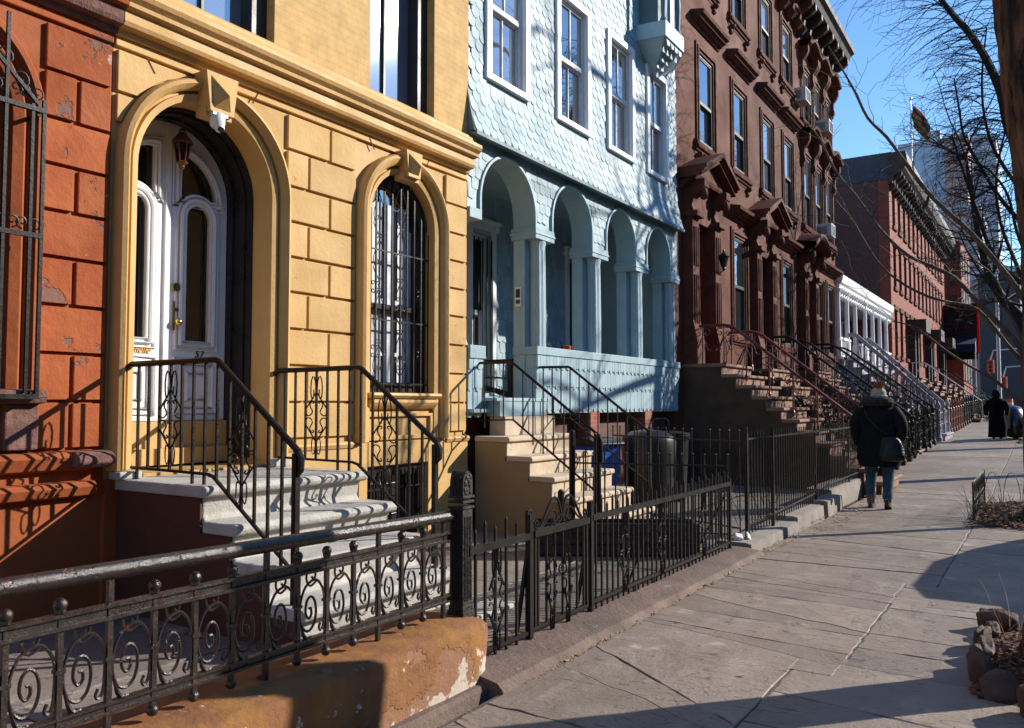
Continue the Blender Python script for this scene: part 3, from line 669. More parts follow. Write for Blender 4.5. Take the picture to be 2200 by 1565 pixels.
for z in (1.66, 2.30, 3.0): m.bar((X, 5.97, z), (X, 6.95, z), .014)
m.tube([(X, 6.46 - .47 * math.cos(math.pi * i / 16), 3.0 + (.31 if 0 < i < 16 else .31) + .44 * math.sin(math.pi * i / 16)) for i in range(17)], .006, 5)
m.build('window_grille', 'iron', yh)
m = MB(); run(m, [(-5.7, 1.50), (-5.44, 1.51), (-5.41, 1.54), (-5.42, 1.565), (-5.7, 1.575)], 5.90, 7.0); run(m, [(-5.54, 1.40), (-5.49, 1.41), (-5.46, 1.44), (-5.44, 1.47), (-5.44, 1.50), (-5.54, 1.50)], 5.93, 6.97)
m.box(-5.54, 5.97, 1.10, -5.498, 6.95, 1.14); m.box(-5.54, 5.97, 1.33, -5.498, 6.95, 1.36); m.box(-5.54, 6.91, 1.14, -5.498, 6.95, 1.33); m.build('sill', 'yellow_trim', yh, bevel=.004)
m = MB(); run(m, [(-5.54, 1.04), (-5.48, 1.045), (-5.465, 1.08), (-5.48, 1.10), (-5.54, 1.11)], 4.83, 5.74); m.mark(); run(m, [(-5.54, 1.04), (-5.48, 1.045), (-5.465, 1.08), (-5.48, 1.10), (-5.54, 1.11)], 7.17, 7.58); m.mark(); m.build_each('base_moulding', 'yellow_trim', yh)
# basement window
m = MB(); m.box(-5.66, 5.95, .12, -5.55, 6.05, .84); m.box(-5.66, 6.76, .12, -5.55, 6.86, .84); m.box(-5.66, 6.05, .74, -5.55, 6.76, .84); wf = m.build('basement_window', 'black_paint', yh)
m = MB(); m.box(-5.70, 5.98, .12, -5.67, 6.82, .80); m.build('pane', 'glass', wf); m = MB()
for i in range(7): y = 6.06 + i * .118; m.bar((-5.52, y, .1), (-5.52, y, .80), .016)
m.bar((-5.52, 5.95, .62), (-5.52, 6.86, .62), .016); m.bar((-5.52, 5.95, .3), (-5.52, 6.86, .3), .016); m.build('grille', 'iron', wf)
# black inner reveal and the white double door
m = MB(); arch_sweep(m, DC[0], DC[1], 1.0, [(.619, -5.73), (.60, -5.73), (.60, -5.80), (.585, -5.80), (.585, -5.87), (.60, -5.875), (.60, -5.95), (.58, -5.955), (.58, -6.02), (.619, -6.02)], smooth=False)
m.build('door_reveal', 'black_paint', yh)
DX = -6.03; seam = 4.105
m = MB(); ins = []
dl, dr = 3.54, 4.69
def arcpoly(yc, zb, zs, hw, n=14): return arch_poly(yc, zs, zb, hw, n)
lg = {1: (4.40, 1.98, 3.02, .125), -1: (3.81, 1.98, 3.02, .125)}
def quad(s, o=0.0):
    """fan light quarter: s=+1 right leaf"""
    y0 = seam + s * (.115 - o); p = [(y0, 3.17 - o), (y0, 3.56 + o)]
    for i in range(9):
        a = math.pi / 2 * i / 8; p.append((y0 + s * (.0 + (.36 + o * 2) * math.sin(a)), 3.19 - o + (.37 + 2 * o) * math.cos(a)))
    return p
holes = []
for s in (1, -1):
    yc, zb, zs, hw = lg[s]; holes.append(arcpoly(yc, zb, zs, hw)); holes.append(quad(s))
m.prism(arch_poly(DC[0], DC[1], 1.32, .578, 28), DX, DX - .05, holes=holes)
door = m.build('door', 'white_paint', yh, bevel=.003)
m = MB(); m.box(DX - .045, 3.5, 1.4, DX - .04, 4.74, 3.75); m.build('glass', 'glass_dark', door)
m = MB()
for s in (1, -1):
    yc, zb, zs, hw = lg[s]
    for k, (o, t, dx) in enumerate(((.0, .016, .006), (.035, .022, .012), (.075, .014, .004))):
        pl = arcpoly(yc, zb - o, zs, hw + o); m.tube([(DX + dx, a, b) for a, b in pl], t, 8, closed=True)
        pl = quad(s, o * .9); m.tube([(DX + dx, a, b) for a, b in pl], t * .9, 8, closed=True)
    for o, t in ((0, .018), (.05, .014), (-.07, .02)):
        a, b = yc - .16 - o, yc + .16 + o; m.tube([(DX + .006, y, z) for y, z in ((a, 1.42 - o), (b, 1.42 - o), (b, 1.78 + o), (a, 1.78 + o))], t, 8, closed=True)
m.box(DX, yc - .0, 0, DX, yc, 0) if 0 else None
m.box(DX - .01, seam - .022, 1.33, DX + .022, seam + .022, 3.76); m.build('door_moulding', 'white_paint', door)
m = MB(); m.prism(arch_poly(DC[0], DC[1], 1.3, .615, 28), DX - .055, DX - .07); m.box(DX - .02, 3.5, .97, DX + .1, 4.74, 1.10); m.box(DX - .02, 3.5, 1.1, DX + .04, 4.74, 1.315); m.build('door_sill', 'yellow_trim', yh)
# brass lock, plate and knob
m = MB(); y, z = onX(378, 617, DX + .02); m.tube([(DX, y, z), (DX + .03, y, z)], .034, 16); m.build('lock', 'brass', door)
m = MB(); y, z = onX(378, 679, DX + .01); m.box(DX, y - .027, z - .12, DX + .012, y + .027, z + .12); m.tube([(DX, y, z + .05), (DX + .02, y, z + .05)], .018, 12); m.build('lock_plate', 'brass', door)
m = MB(); y, z = onX(384, 692, DX + .06); m.tube([(DX, y, z), (DX + .04, y, z)], .012, 8); m.ball((DX + .06, y, z), .03, 12); m.build('knob', 'brass', door)
def text(body, name, size, mt, parent, loc, rot, ext=.004, shear=0, align='CENTER', wide=1.0):
    cu = bpy.data.curves.new(name, 'FONT'); cu.body = body; cu.size = size; cu.extrude = ext; cu.shear = shear; cu.align_x = align; cu.space_character = 1.05
    o = bpy.data.objects.new(name, cu); COL.objects.link(o)
    dg = bpy.context.evaluated_depsgraph_get(); me = bpy.data.meshes.new_from_object(o.evaluated_get(dg)); bpy.data.objects.remove(o)
    me.materials.clear(); me.materials.append(MT[mt]); o = bpy.data.objects.new(name, me); COL.objects.link(o); o.scale = (wide, 1, 1)
    off = Vector((0, 0, 0)); b = parent
    while b is not None: off += b.location; b = b.parent
    if parent: o.parent = parent
    o.location = Vector(loc) - off; o.rotation_euler = rot; return o
y, z = onX(428, 769, DX + .01); text('57', 'house_number', .085, 'black_paint', door, (DX + .004, y, z), (math.pi / 2, 0, math.pi / 2), shear=.25)
y, z = onX(323, 760, DX + .01); text('Sentinelle', 'lettering', .085, 'gold_letter', door, (DX + .004, y, z), (math.pi / 2, 0, math.pi / 2), shear=.45, align='RIGHT', wide=.85)
# ---- security camera and hanging lantern ----
sc_ = thing('security_camera', 'white dome security camera under the keystone of the yellow arch', 'security camera', (-5.42, 4.115, 3.70))
m = MB(); m.lathe([(.02, .03), (.055, .03), (.06, .0), (.058, -.05), (.045, -.075), (.02, -.08)], (-5.40, 4.10, 3.69), 18); m.build('housing', 'white_plastic', sc_)
m = MB(); m.ball((-5.385, 4.11, 3.615), .04, 12, (1, 1, 1)); m.build('eyeball', 'white_plastic', sc_)
m = MB(); m.tube([(-5.365, 4.10, 3.60), (-5.345, 4.10, 3.585)], .022, 12); m.build('lens', 'plastic_black', sc_)
m = MB(); m.box(-5.52, 4.03, 3.70, -5.36, 4.17, 3.722); m.build('bracket', 'white_plastic', sc_)
LX, LY = -5.85, onX(391, 340, -5.85)[0]; z0 = onX(391, 365, -5.85)[1]; ln = thing('lantern', 'small copper lantern hanging in the arch over the white door', 'lantern', (LX, LY, z0))
m = MB(); h = .0
def hexr(r, z): return [(LX + r * math.cos(i * math.pi / 3), LY + r * math.sin(i * math.pi / 3), z0 + z) for i in range(6)]
for i in range(6):
    a, b = hexr(.038, .06)[i], hexr(.065, .22)[i]; m.tube([a, b], .006, 5)
for r, z in ((.04, .06), (.068, .22)): m.tube(hexr(r, z), .008, 5, closed=True)
m.lathe([(.085, .215), (.075, .24), (.05, .27), (.03, .30), (.036, .31), (.012, .34)], (LX, LY, z0), 12); m.lathe([(.04, .055), (.02, .03), (.026, .02), (.008, .0), (.004, -.03)], (LX, LY, z0), 10)
m.tube([(LX, LY, z0 + .33), (LX, LY, 3.80)], .006, 5); m.build('frame', 'copper', ln)
m = MB(); m.lathe([(.034, .065), (.06, .215)], (LX, LY, z0), 6, smooth=False); m.build('glass', 'glass_dark', ln)
# ================= STOOPS =================
def stoop_yellow():
    t = thing('stoop', 'pale stone stoop with rounded steps and dark red side wall below the white door', 'front steps', (-4.8, 4.1, 0), 'stoops in front of the houses')
    ya, yb = 3.40, 4.83; z = .93; xs = [-4.48, -4.18, -3.88, -3.58]; zs = [.93, .71, .49, .27]
    m = MB()
    for i, (x, z) in enumerate(zip(xs, zs)):
        xb = -5.49 if i == 0 else xs[i - 1] - .04; lo = zs[i + 1] if i < 3 else .02
        nose = [(xb, z - .075), (x - .035, z - .075), (x - .008, z - .06), (x, z - .035), (x - .006, z - .012), (x - .03, z), (xb, z)]
        run(m, nose, ya - .03, yb + .03, smooth=False)
        ris = [(xb, z - .075), (x - .05, z - .075), (x - .075, z - .11), (x - .085, lo + .03), (x - .06, lo - .0), (x - .06, lo - .02), (xb, lo - .02)]
        run(m, ris, ya + .004, yb - .004)
    m.box(-5.49, 4.70, .93, -5.40, 4.90, 1.0)
    m.box(-5.5, 3.33, .93, -5.36, 3.50, .985); m.box(-3.50, ya + .03, -.01, -3.2, yb + .2, .05)
    m.build('steps', 'stoop_white', t, bevel=.012)
    m = MB(); pl = [(-5.5, 0), (-3.665, 0), (-3.665, .19), (-3.965, .19), (-3.965, .41), (-4.265, .41), (-4.265, .63), (-4.565, .63), (-4.565, .85), (-5.5, .85)]
    m.prism(pl, ya - .012, ya + .003, axis='Y'); m.mark(); m.prism(pl, yb - .003, yb + .012, axis='Y'); m.mark()
    m.build_each('side_wall', 'stoop_side', t)
    return t
stoop_yellow()
def stoop_blue():
    t = thing('stoop', 'beige painted stoop climbing to the pale blue porch', 'front steps', (-4.8, 8.5, 0), 'stoops in front of the houses')
    ya, yb = 7.74, 9.2
    N = [(-5.03, 1.09), (-4.73, .88), (-4.45, .67), (-4.2, .46), (-3.92, .25)]
    m = MB()
    for i, (x, z) in enumerate(N):
        xb = -5.5 if i == 0 else N[i - 1][0] - .04; lo = N[i + 1][1] if i < 4 else .02
        run(m, [(xb, z - .06), (x - .02, z - .06), (x, z - .05), (x, z - .015), (x - .02, z), (xb, z)], ya - .02, yb)
        run(m, [(xb, z - .06), (x - .04, z - .06), (x - .045, lo - .02), (xb, lo - .02)], ya, yb - .003)
    m.box(-5.5, ya + .28, 1.088, -5.28, yb - .03, 1.31)
    m.build('steps', 'stoop_beige', t, bevel=.008)
    m = MB(); pl = [(-5.5, 0), (-3.98, 0), (-3.98, .19), (-4.26, .19), (-4.26, .40), (-4.51, .40), (-4.51, .61), (-4.79, .61), (-4.79, .82), (-5.09, .82), (-5.09, 1.03), (-5.5, 1.03)]
    m.prism(pl, ya - .008, ya + .0, axis='Y'); m.mark(); m.prism(pl, yb - .002, yb + .006, axis='Y'); m.mark(); m.build_each('side_wall', 'stoop_beige_side', t)
    m = MB(); m.box(-5.53, 8.0, 1.312, -5.34, 9.06, 1.50); m.box(-5.53, 7.92, 1.49, -5.33, 9.1, 1.53); m.build('wooden_step', 'blue_board', t, bevel=.004)
stoop_blue()
# ---- railings (built in a vertical plane Y = const) ----
def rail(name, label, Y, top, low, xs, motifs, newel, mt, wd=.016, grp='stair railings', tail=None, rw=.034, tw=True):
    t = thing(name, label, 'railing', (newel[0], Y, newel[2]), grp)
    def zat(path, x):
        for (a, za), (b, zb) in zip(path, path[1:]):
            if a <= x <= b: return za + (zb - za) * (x - a) / (b - a)
        return path[0][1] if x < path[0][0] else path[-1][1]
    m = MB()
    P3 = [Vector((x, Y, z)) for x, z in top]
    m.tube(P3, rw * .62, 8)
    if tail: m.tube([P3[-1]] + [Vector((x, Y, z)) for x, z in tail], [rw * .6] * len(tail) + [rw * .25], 8)
    m.build('handrail', mt, t)
    m = MB(); m.tube([Vector((x, Y, z)) for x, z in low], .013, 4, sq=True); m.build('bottom_rail', mt, t)
    m = MB()
    for i, x in enumerate(xs):
        zt, zb = zat(top, x), zat(low, x) - (.09 if i % 6 in (0, 5) else .0)
        if tw: twist(m, (x, Y, zb), (x, Y, zt), wd, i % 2 == 1)
        else: m.bar((x, Y, zb), (x, Y, zt), wd)
    m.build('balusters', mt, t)
    m = MB(); m.bar((newel[0], Y, newel[1]), (newel[0], Y, newel[2]), newel[3]); m.build('newel', mt, t)
    if motifs:
        m = MB()
        for i in motifs:
            x = xs[i]; zt, zb = zat(top, x), zat(low, x); diamond(m, lambda u, z: (u, Y, z), x, zb + .12, zt - .16, .115, .0062); m.mark()
        m.build_each('scrollwork', mt, t)
    return t
xb = [-5.35 + i * .1225 for i in range(13)]
yt = [(-5.5, 1.70), (-5.44, 1.735), (-4.52, 1.74), (-4.49, 1.73), (-3.74, 1.17)]
yl = [(-5.42, 1.01), (-4.58, 1.0), (-4.52, .985), (-3.76, .45)]
rail('stair_railing', 'black wrought iron railing on the near side of the pale stoop, with diamond scrollwork', 3.45, yt, yl, xb, (3, 9), (-3.76, .27, 1.16, .036), 'iron', tail=[(-3.715, 1.13), (-3.72, 1.06), (-3.75, 1.02)])
rail('stair_railing', 'black wrought iron railing on the far side of the pale stoop', 4.78, yt, yl, xb, (3, 9), (-3.76, .27, 1.16, .036), 'iron', tail=[(-3.715, 1.13), (-3.72, 1.06), (-3.75, 1.02)])
bt = [(-5.06, 1.925), (-5.03, 1.915), (-3.95, 1.12)]
xs2 = [-5.03 + .1305 * i for i in range(9)]
rail('stair_railing', 'thin black railing on the near side of the beige stoop', 7.80, [(-5.8, 1.62), (-5.56, 1.93)] + bt, [(-5.5, 1.27), (-5.03, 1.28), (-3.97, .52)], [-5.42, -5.29, -5.16] + xs2, (), (-3.96, .25, 1.14, .034), 'iron', rw=.026, wd=.012, tw=False, tail=[(-3.93, 1.06), (-3.93, .86), (-3.97, .80)])
rail('stair_railing', 'thin black railing on the far side of the beige stoop, against the pale blue boarding', 9.12, [(-5.5, 1.93)] + bt, [(-5.5, 1.27), (-5.03, 1.28), (-3.97, .52)], [-5.42, -5.29, -5.16] + xs2, (), (-3.96, .25, 1.14, .034), 'iron', rw=.026, wd=.012, tw=False)
# ================= LOW ORANGE WALL with scroll fence =================
lw = thing('garden_wall', 'low orange rendered wall with flaking paint at its street corner', 'low wall', (-2.6, 2.0, 0))
m = MB()
wp = [(-2.86, -.05), (-2.86, .34), (-2.80, .355), (-2.50, .345), (-2.46, .325), (-2.455, .29), (-2.475, .02), (-2.475, -.05)]
st = []; n = 60
for i in range(n + 1):
    y = -1.6 + (3.60 + 1.6) * i / n; dx = .004 * math.sin(i * .9) + R.uniform(-.002, .002); dz = .003 * math.sin(i * .6)
    k = 0 if i < n else .02
    st.append(lambda r, d, y=y, dx=dx, dz=dz, k=k: (r + (dx - k if r > -2.6 else k), y, d + (dz - k * .6 if d > .2 else 0)))
m.sweep(st, wp); q = len(wp); b_ = len(m.v) - q * (n + 1); m.f += [tuple(range(b_, b_ + q)), tuple(range(b_ + n * q, b_ + (n + 1) * q))]; m.s += [False, False]
m.build('masonry', 'low_wall', lw, auto=50)
m = MB(); along(m, [(-2.82, -.06), (-2.82, .03), (-2.44, .03), (-2.42, .01), (-2.41, -.06)], -1.6, 3.62, 40, .006); m.build('footing', 'stone_base', lw)
sf = thing('scroll_fence', 'rusty iron fence of spiral scrolls under a fat pipe rail, on the low orange wall', 'fence', (-2.65, 2.0, .34), 'iron fences along the yards')
FX = -2.65; PS = .1655
posts = [1.29 + PS * i for i in range(-12, 14)]
m = MB(); m.tube([(FX, -1.6, .92), (FX, 1.3, .90), (FX, 3.50, .865)], .030, 14); m.ball((FX, 3.50, .865), .032, 12); m.build('pipe_rail', 'rusty_iron', sf)
m = MB()
for z in (.735, .775): m.box(FX - .012, -1.6, z, FX + .018, 3.50, z + .012)
m.box(FX - .006, -1.6, .747, FX + .006, 3.5, .775)
for z in (.425, .455): m.box(FX - .012, -1.6, z, FX + .018, 3.50, z + .01)
m.box(FX - .006, -1.6, .43, FX + .006, 3.5, .46); m.build('cross_rails', 'rusty_iron', sf)
for i, y in enumerate(posts):
    k = i - 12; tall = k % 4 == 2 if k < 10 else k % 4 == 1
    tall = k in (2, 6, 10, 13, -2, -6, -10)
    m = MB()
    if tall: m.bar((FX, y, .33), (FX, y, .88), .019)
    else:
        m.bar((FX, y, .40), (FX, y, .80), .018); m.ball((FX, y, .815), .0215, 12); m.ball((FX, y, .385), .021, 12); m.lathe([(.017, 0), (.017, .012)], (FX, y, .79), 8)
    m.box(FX - .014, y - .016, .60, FX + .014, y + .016, .612)
    m.build('ball_post' if not tall else 'tall_post', 'rusty_iron', sf)
    if i == len(posts) - 1: break
    # scroll motif between this post and the next; u 0..1 across, v 0..1 between the rails
    def F(pts, y=y): return [(FX + .0, y + .012 + u * (PS - .024), .46 + v * .275) for u, v in pts]
    m = MB(); S_ = smooth_pts
    m.tube(F(S_([(.84, .20), (.78, .13), (.86, .08), (.95, .14), (.99, .28), (1.0, .55), (.93, .72), (.72, .86), (.5, .88), (.22, .80), (.05, .62), (0, .45)], 3)), .0058, 5)
    m.tube(F(S_([(0, .50), (.03, .32), (.16, .17), (.36, .12), (.57, .20), (.66, .38), (.60, .56), (.44, .64), (.28, .57), (.24, .41), (.35, .31), (.47, .36), (.45, .46), (.37, .46)], 3)), .0058, 5)
    m.tube(F(S_([(.05, .28), (.16, .08), (.32, .0), (.46, .03)], 3)), [.006] * 3 + [.009] * 3 + [.007] * 3 + [.003], 5)
    m.tube(F(S_([(.55, .88), (.42, .95), (.30, 1.06), (.30, 1.20), (.42, 1.30), (.56, 1.27), (.62, 1.16), (.56, 1.08), (.48, 1.12)], 3)) if 0 else F(S_([(.66, .86), (.42, .80), (.28, .88), (.27, .99), (.38, 1.06), (.54, 1.05), (.62, .96), (.55, .90), (.47, .94)], 3)), .0052, 5)
    m.build('scroll', 'rusty_iron', sf)
m = MB()
for y in (.4, 1.62, 2.28): m.bar((FX - .02, y, .36), (FX - .45, y + .02, .02), .018)
m.build('brace', 'rusty_iron', sf)
np_ = thing('gate_post', 'squat black post with a leafy rounded head, ending the low orange wall', 'post', (-2.63, 3.57, .33))
m = MB(); a = .043; cy = 3.57; cx = -2.63
m.box(cx - a - .01, cy - a - .01, .33, cx + a + .01, cy + a + .01, .37); m.box(cx - a - .004, cy - a - .004, .37, cx + a + .004, cy + a + .004, .395)
m.box(cx - a, cy - a, .39, cx + a, cy + a, .90)
for i in range(5): u = -.028 + i * .014; m.box(cx + a, cy + u - .0035, .42, cx + a + .005, cy + u + .0035, .86); m.box(cx + u - .0035, cy - a - .005, .42, cx + u + .0035, cy - a, .86)
for z in (.90, .93, .955): m.box(cx - a - .008, cy - a - .008, z, cx + a + .008, cy + a + .008, z + .015)
m.build('shaft', 'old_iron', np_, bevel=.003)
m = MB(); pr = [(-a, .97), (a, .97), (a, 1.03)] + [(a * math.cos(t), 1.03 + .07 * math.sin(t)) for t in [math.pi * i / 10 for i in range(1, 10)]] + [(-a, 1.03)]
m.prism([(cy + u, z) for u, z in pr], cx - a, cx + a)
for i in range(14):
    u = R.uniform(-.033, .033); z = R.uniform(.985, 1.07)
    m.ball((cx + a, cy + u, z), .011, 6, (.7, 1, 1.6)); m.ball((cx + u, cy - a, z - .01), .011, 6, (1, .7, 1.6))
m.build('head', 'old_iron', np_)
# ================= low spear fence with gate (yellow yard) =================
GX = -2.6
def spear_bars(m, ys_, zb, zt, wd, X=GX, alt=True, tws=True):
    for i, y in enumerate(ys_):
        top = zt + (.06 if alt and i % 2 else 0.02)
        twist(m, (X, y, zb), (X, y, top), wd, tws and i % 3 == 1)
        m.tube([(X, y, top - .01), (X, y, top + .018)], [wd * .7, .003], 4, sq=True)
ga = thing('iron_fence', 'short black spear fence panel between the leafy cast iron post and the gate', 'fence', (GX, 3.9, .07), 'iron fences along the yards')
m = MB(); spear_bars(m, [3.66, 3.75, 3.85, 3.96, 4.07], .05, .74, .014, tws=False); m.build('bars', 'iron', ga)
m = MB(); m.box(GX - .01, 3.58, .655, GX + .025, 4.18, .695); m.mark(); m.bar((GX, 3.58, .11), (GX, 4.18, .11), .02); m.mark(); m.build_each('rail', 'iron', ga)
m = MB(); diamond(m, lambda u, z: (GX + .01, u, z), 3.85, .16, .58, .075, .0065); m.build('scrollwork', 'iron', ga)
m = MB(); m.bar((GX, 4.21, .05), (GX, 4.21, .80), .036); m.tube([(GX, 4.21 + a, .80 + b) for a, b in spiral((.0, .0), .03, math.pi, 1.2, -1, 10)], .012, 6); m.bar((GX - .05, 4.15, .12), (GX, 4.21, .66), .02); m.build('post', 'iron', ga)
gt = thing('garden_gate', 'small black iron gate with a crest of curls over its top bar', 'gate', (GX, 4.6, .07))
m = MB(); spear_bars(m, [4.31, 4.41, 4.51], .10, .64, .013, alt=False); spear_bars(m, [4.61, 4.70, 4.80, 4.89], .10, .64, .013, alt=False); m.build('bars', 'iron', gt)
m = MB(); m.box(GX - .01, 4.24, .66, GX + .025, 4.94, .70); m.bar((GX, 4.24, .12), (GX, 4.94, .12), .022); m.bar((GX, 4.27, .12), (GX, 4.27, .66), .02); m.bar((GX, 4.93, .12), (GX, 4.93, .66), .02); m.build('frame', 'iron', gt)
m = MB(); C3 = lambda pts: [(GX + .005, a, b) for a, b in smooth_pts(pts, 4)]
for s in (-1, 1):
    c = 4.59
    m.tube(C3([(c + s * .30, .70), (c + s * .26, .715), (c + s * .16, .83), (c + s * .10, .87), (c + s * .045, .85), (c + s * .015, .78), (c, .74)]), .009, 6)
    m.tube(C3([(c + s * .30, .70), (c + s * .22, .72), (c + s * .14, .785), (c + s * .09, .79), (c + s * .06, .75), (c + s * .09, .72), (c + s * .12, .745)]), .007, 6)
    m.tube([(GX + .005, a, b) for a, b in spiral((c + s * .04, .735), .032, math.pi / 2, 1.2, s, 10)], .007, 6)
    m.tube([(GX + .005, a, b) for a, b in spiral((c + s * .31, .735), .03, -math.pi / 2, 1.1, s, 10)], .008, 6)
m.tube([(GX, 4.59, .72), (GX, 4.59, .84), (GX, 4.59, .90), (GX, 4.59, .915)], [.008, .02, .022, .008], 8); m.build('crest', 'iron', gt)
m = MB(); diamond(m, lambda u, z: (GX + .012, u, z), 4.46, .14, .60, .055, .006); m.mark(); diamond(m, lambda u, z: (GX + .012, u, z), 4.66, .14, .60, .055, .006); m.tube([(GX + .01, a, b) for a, b in spiral((4.57, .42), .035, 0, 1.2, 1, 10)], .006, 5); m.mark(); m.build_each('scrollwork', 'iron', gt)
fb = thing('iron_fence', 'long low black spear fence with three scroll motifs, beside the small gate', 'fence', (GX, 6.4, .07), 'iron fences along the yards')
ysb = [5.07 + .0862 * i for i in range(33)]
m = MB(); spear_bars(m, ysb, .07, .74, .0125); m.build('bars', 'iron', fb)
m = MB(); m.box(GX - .01, 5.0, .672, GX + .022, 7.86, .708); m.bar((GX, 5.0, .13), (GX, 7.9, .13), .022)
for y in (5.7, 6.05, 6.8): m.bar((GX, y, .05), (GX, y, .13), .02)
m.build('rails', 'iron', fb)
m = MB()
for i in (5, 13, 24): diamond(m, lambda u, z: (GX + .012, u, z), ysb[i], .18, .60, .08, .0065); m.mark()
m.build_each('scrollwork', 'iron', fb)
m = MB(); m.bar((GX, 4.99, .05), (GX, 4.99, .80), .036); m.bar((GX, 7.88, .05), (GX, 7.88, .74), .03); m.bar((GX - .07, 4.93, .12), (GX, 4.98, .66), .02); m.bar((GX - .2, 6.0, .04), (GX - .01, 6.1, .6), .014); m.bar((GX - .25, 7.6, .03), (GX - .01, 7.8, .6), .014); m.build('post', 'iron', fb)
# side fence from that fence back to the beige stoop
def cross_fence(label, p, q, zt, zb, n, wd, posts_=()):
    t = thing('iron_fence', label, 'fence', ((p[0] + q[0]) / 2, (p[1] + q[1]) / 2, 0), 'iron fences along the yards')
    p3, q3 = Vector((p[0], p[1], 0)), Vector((q[0], q[1], 0)); m = MB()
    for i in range(n + 1):
        c = p3.lerp(q3, i / n); m.bar(c + Vector((0, 0, zb)), c + Vector((0, 0, zt + .10)), wd); m.ball(c + Vector((0, 0, zt + .11)), .014, 6)
    m.build('bars', 'iron', t); m = MB()
    for z in (zt, zb + .12): m.tube([p3 + Vector((0, 0, z)), q3 + Vector((0, 0, z))], .009, 6); m.mark()
    m.build_each('rail', 'iron', t); m = MB()
    for (a, b, h, r) in posts_: m.tube([(a, b, 0), (a, b, h)], r, 10); m.lathe([(r, 0), (r * .7, .012), (.004, .02)], (a, b, h), 10); m.mark()
    if posts_: m.build_each('post', 'iron', t)
cross_fence('lower black cross fence running back from the long spear fence to the beige stoop', (-4.16, 7.60), (-2.66, 8.02), .845, .06, 14, .012, [(-4.17, 7.60, 1.17, .032), (-3.95, 7.7, 1.14, .016)])
cross_fence('taller thin black cross fence running back in front of the black bins', (-4.55, 9.35), (-2.68, 8.46), 1.07, .06, 15, .011)
# tall thin fence along the brown house yard
tf = thing('iron_fence', 'tall thin black picket fence with silvery top rail, in front of the first brown stoop', 'fence', (GX, 11.5, .1), 'iron fences along the yards')
m = MB(); y = 8.5
while y < 15.6:
    z0 = .13 if y < 9.9 else .17 if y < 11.3 else .22 if y < 12.2 else .27
    m.bar((GX, y, z0), (GX, y, 1.17), .012); y += .105
m.build('bars', 'iron', tf)
m = MB(); m.box(GX - .012, 8.43, 1.085, GX + .012, 15.62, 1.105); m.mark(); m.tube([(GX, 8.43, .22), (GX, 9.4, .23), (GX, 11.4, .28), (GX, 12.3, .34), (GX, 15.6, .36)], .011, 5); m.mark(); m.build_each('rail', 'iron', tf)
for y in (8.43, 9.38, 11.42, 13.6, 14.55, 15.62): m = MB(); m.bar((GX, y, .08), (GX, y, 1.22), .034 if y < 10 else .026); m.build('post', 'iron', tf)
# planter box, bins, bits in the blue yard
pb = thing('planter_box', 'long dark brown plank box standing behind the low spear fence', 'planter', (-3.2, 7.0, 0))
PBX = [(-4.12, 7.42), (-2.80, 7.60)]
m = MB(); p, q = Vector((-4.1, 6.72, 0)), Vector((-2.78, 7.5, 0)); d = (q - p).normalized(); nn = Vector((-d.y, d.x, 0))
for k in range(3):
    z0 = .04 + k * .10
    for s in (0, 1):
        a = p + nn * .33 * s; b = q + nn * .33 * s; c = (a + b) / 2; m.obox((c.x, c.y, z0 + .047), ((b - a).length, .025, .092), (0, 0, math.atan2(d.y, d.x)))
for e in (p, q): c = e + nn * .165; m.obox((c.x, c.y, .18), (.03, .36, .30), (0, 0, math.atan2(d.y, d.x)))
m.build('boards', 'planter_wood', pb, bevel=.003)
m = MB(); c = (p + q) / 2 + nn * .165; m.obox((c.x, c.y, .26), ((q - p).length - .06, .30, .06), (0, 0, math.atan2(d.y, d.x))); m.build('earth', 'soil', pb)
def wheelie(label, x, y, rz, lidm, s=1.0, grp='rubbish bins in the blue house yard', body='plastic_black'):
    t = thing('wheeled_bin', label, 'rubbish bin', (x, y, 0.02), grp)
    c, s_ = math.cos(rz), math.sin(rz)
    def T(a, b, z): return (x + (a * c - b * s_) * s, y + (a * s_ + b * c) * s, .02 + z * s)
    m = MB(); vs = [T(a * k, b * k, z) for k, z in ((.78, .08), (1, .98)) for a, b in ((-.27, -.30), (.27, -.30), (.27, .30), (-.27, .30))]
    m.add(vs, [(0, 3, 2, 1), (4, 5, 6, 7), (0, 1, 5, 4), (1, 2, 6, 5), (2, 3, 7, 6), (3, 0, 4, 7)]); m.build('body', body, t, bevel=.03)
    m = MB(); pr = [(-.33, .97), (.33, .97), (.33, 1.0), (.24, 1.06), (.05, 1.09), (-.2, 1.07), (-.33, 1.02)]
    n = len(pr); vs = [T(-.30, u, z) for u, z in pr] + [T(.30, u, z) for u, z in pr]; m.add(vs, [(i, (i + 1) % n, n + (i + 1) % n, n + i) for i in range(n)] + [tuple(range(n)), tuple(range(n, 2 * n))]); m.build('lid', lidm, t, bevel=.01)
    m = MB(); m.tube([T(-.24, -.36, 1.0), T(.24, -.36, 1.0)], .016 * s, 8); m.tube([T(-.24, -.36, 1.0), T(-.24, -.28, .96)], .014 * s, 6); m.tube([T(.24, -.36, 1.0), T(.24, -.28, .96)], .014 * s, 6); m.build('handle', 'plastic_black', t)
    for k in (-1, 1): m = MB(); m.tube([T(k * .30, -.24, .10), T(k * .24, -.24, .10)], .10 * s, 16); m.build('wheel', 'tyre', t)
wheelie('blue bin with a dark lid, half hidden behind the railing of the beige stoop', -5.25, 10.25, 1.2, 'plastic_black', .9, body='plastic_blue')
t = thing('rubbish_bag', 'big round black sack-like bin with ribbed curved rim, left of the tall round can', 'rubbish bin', (-4.6, 10.9, 0), 'rubbish bins in the blue house yard')
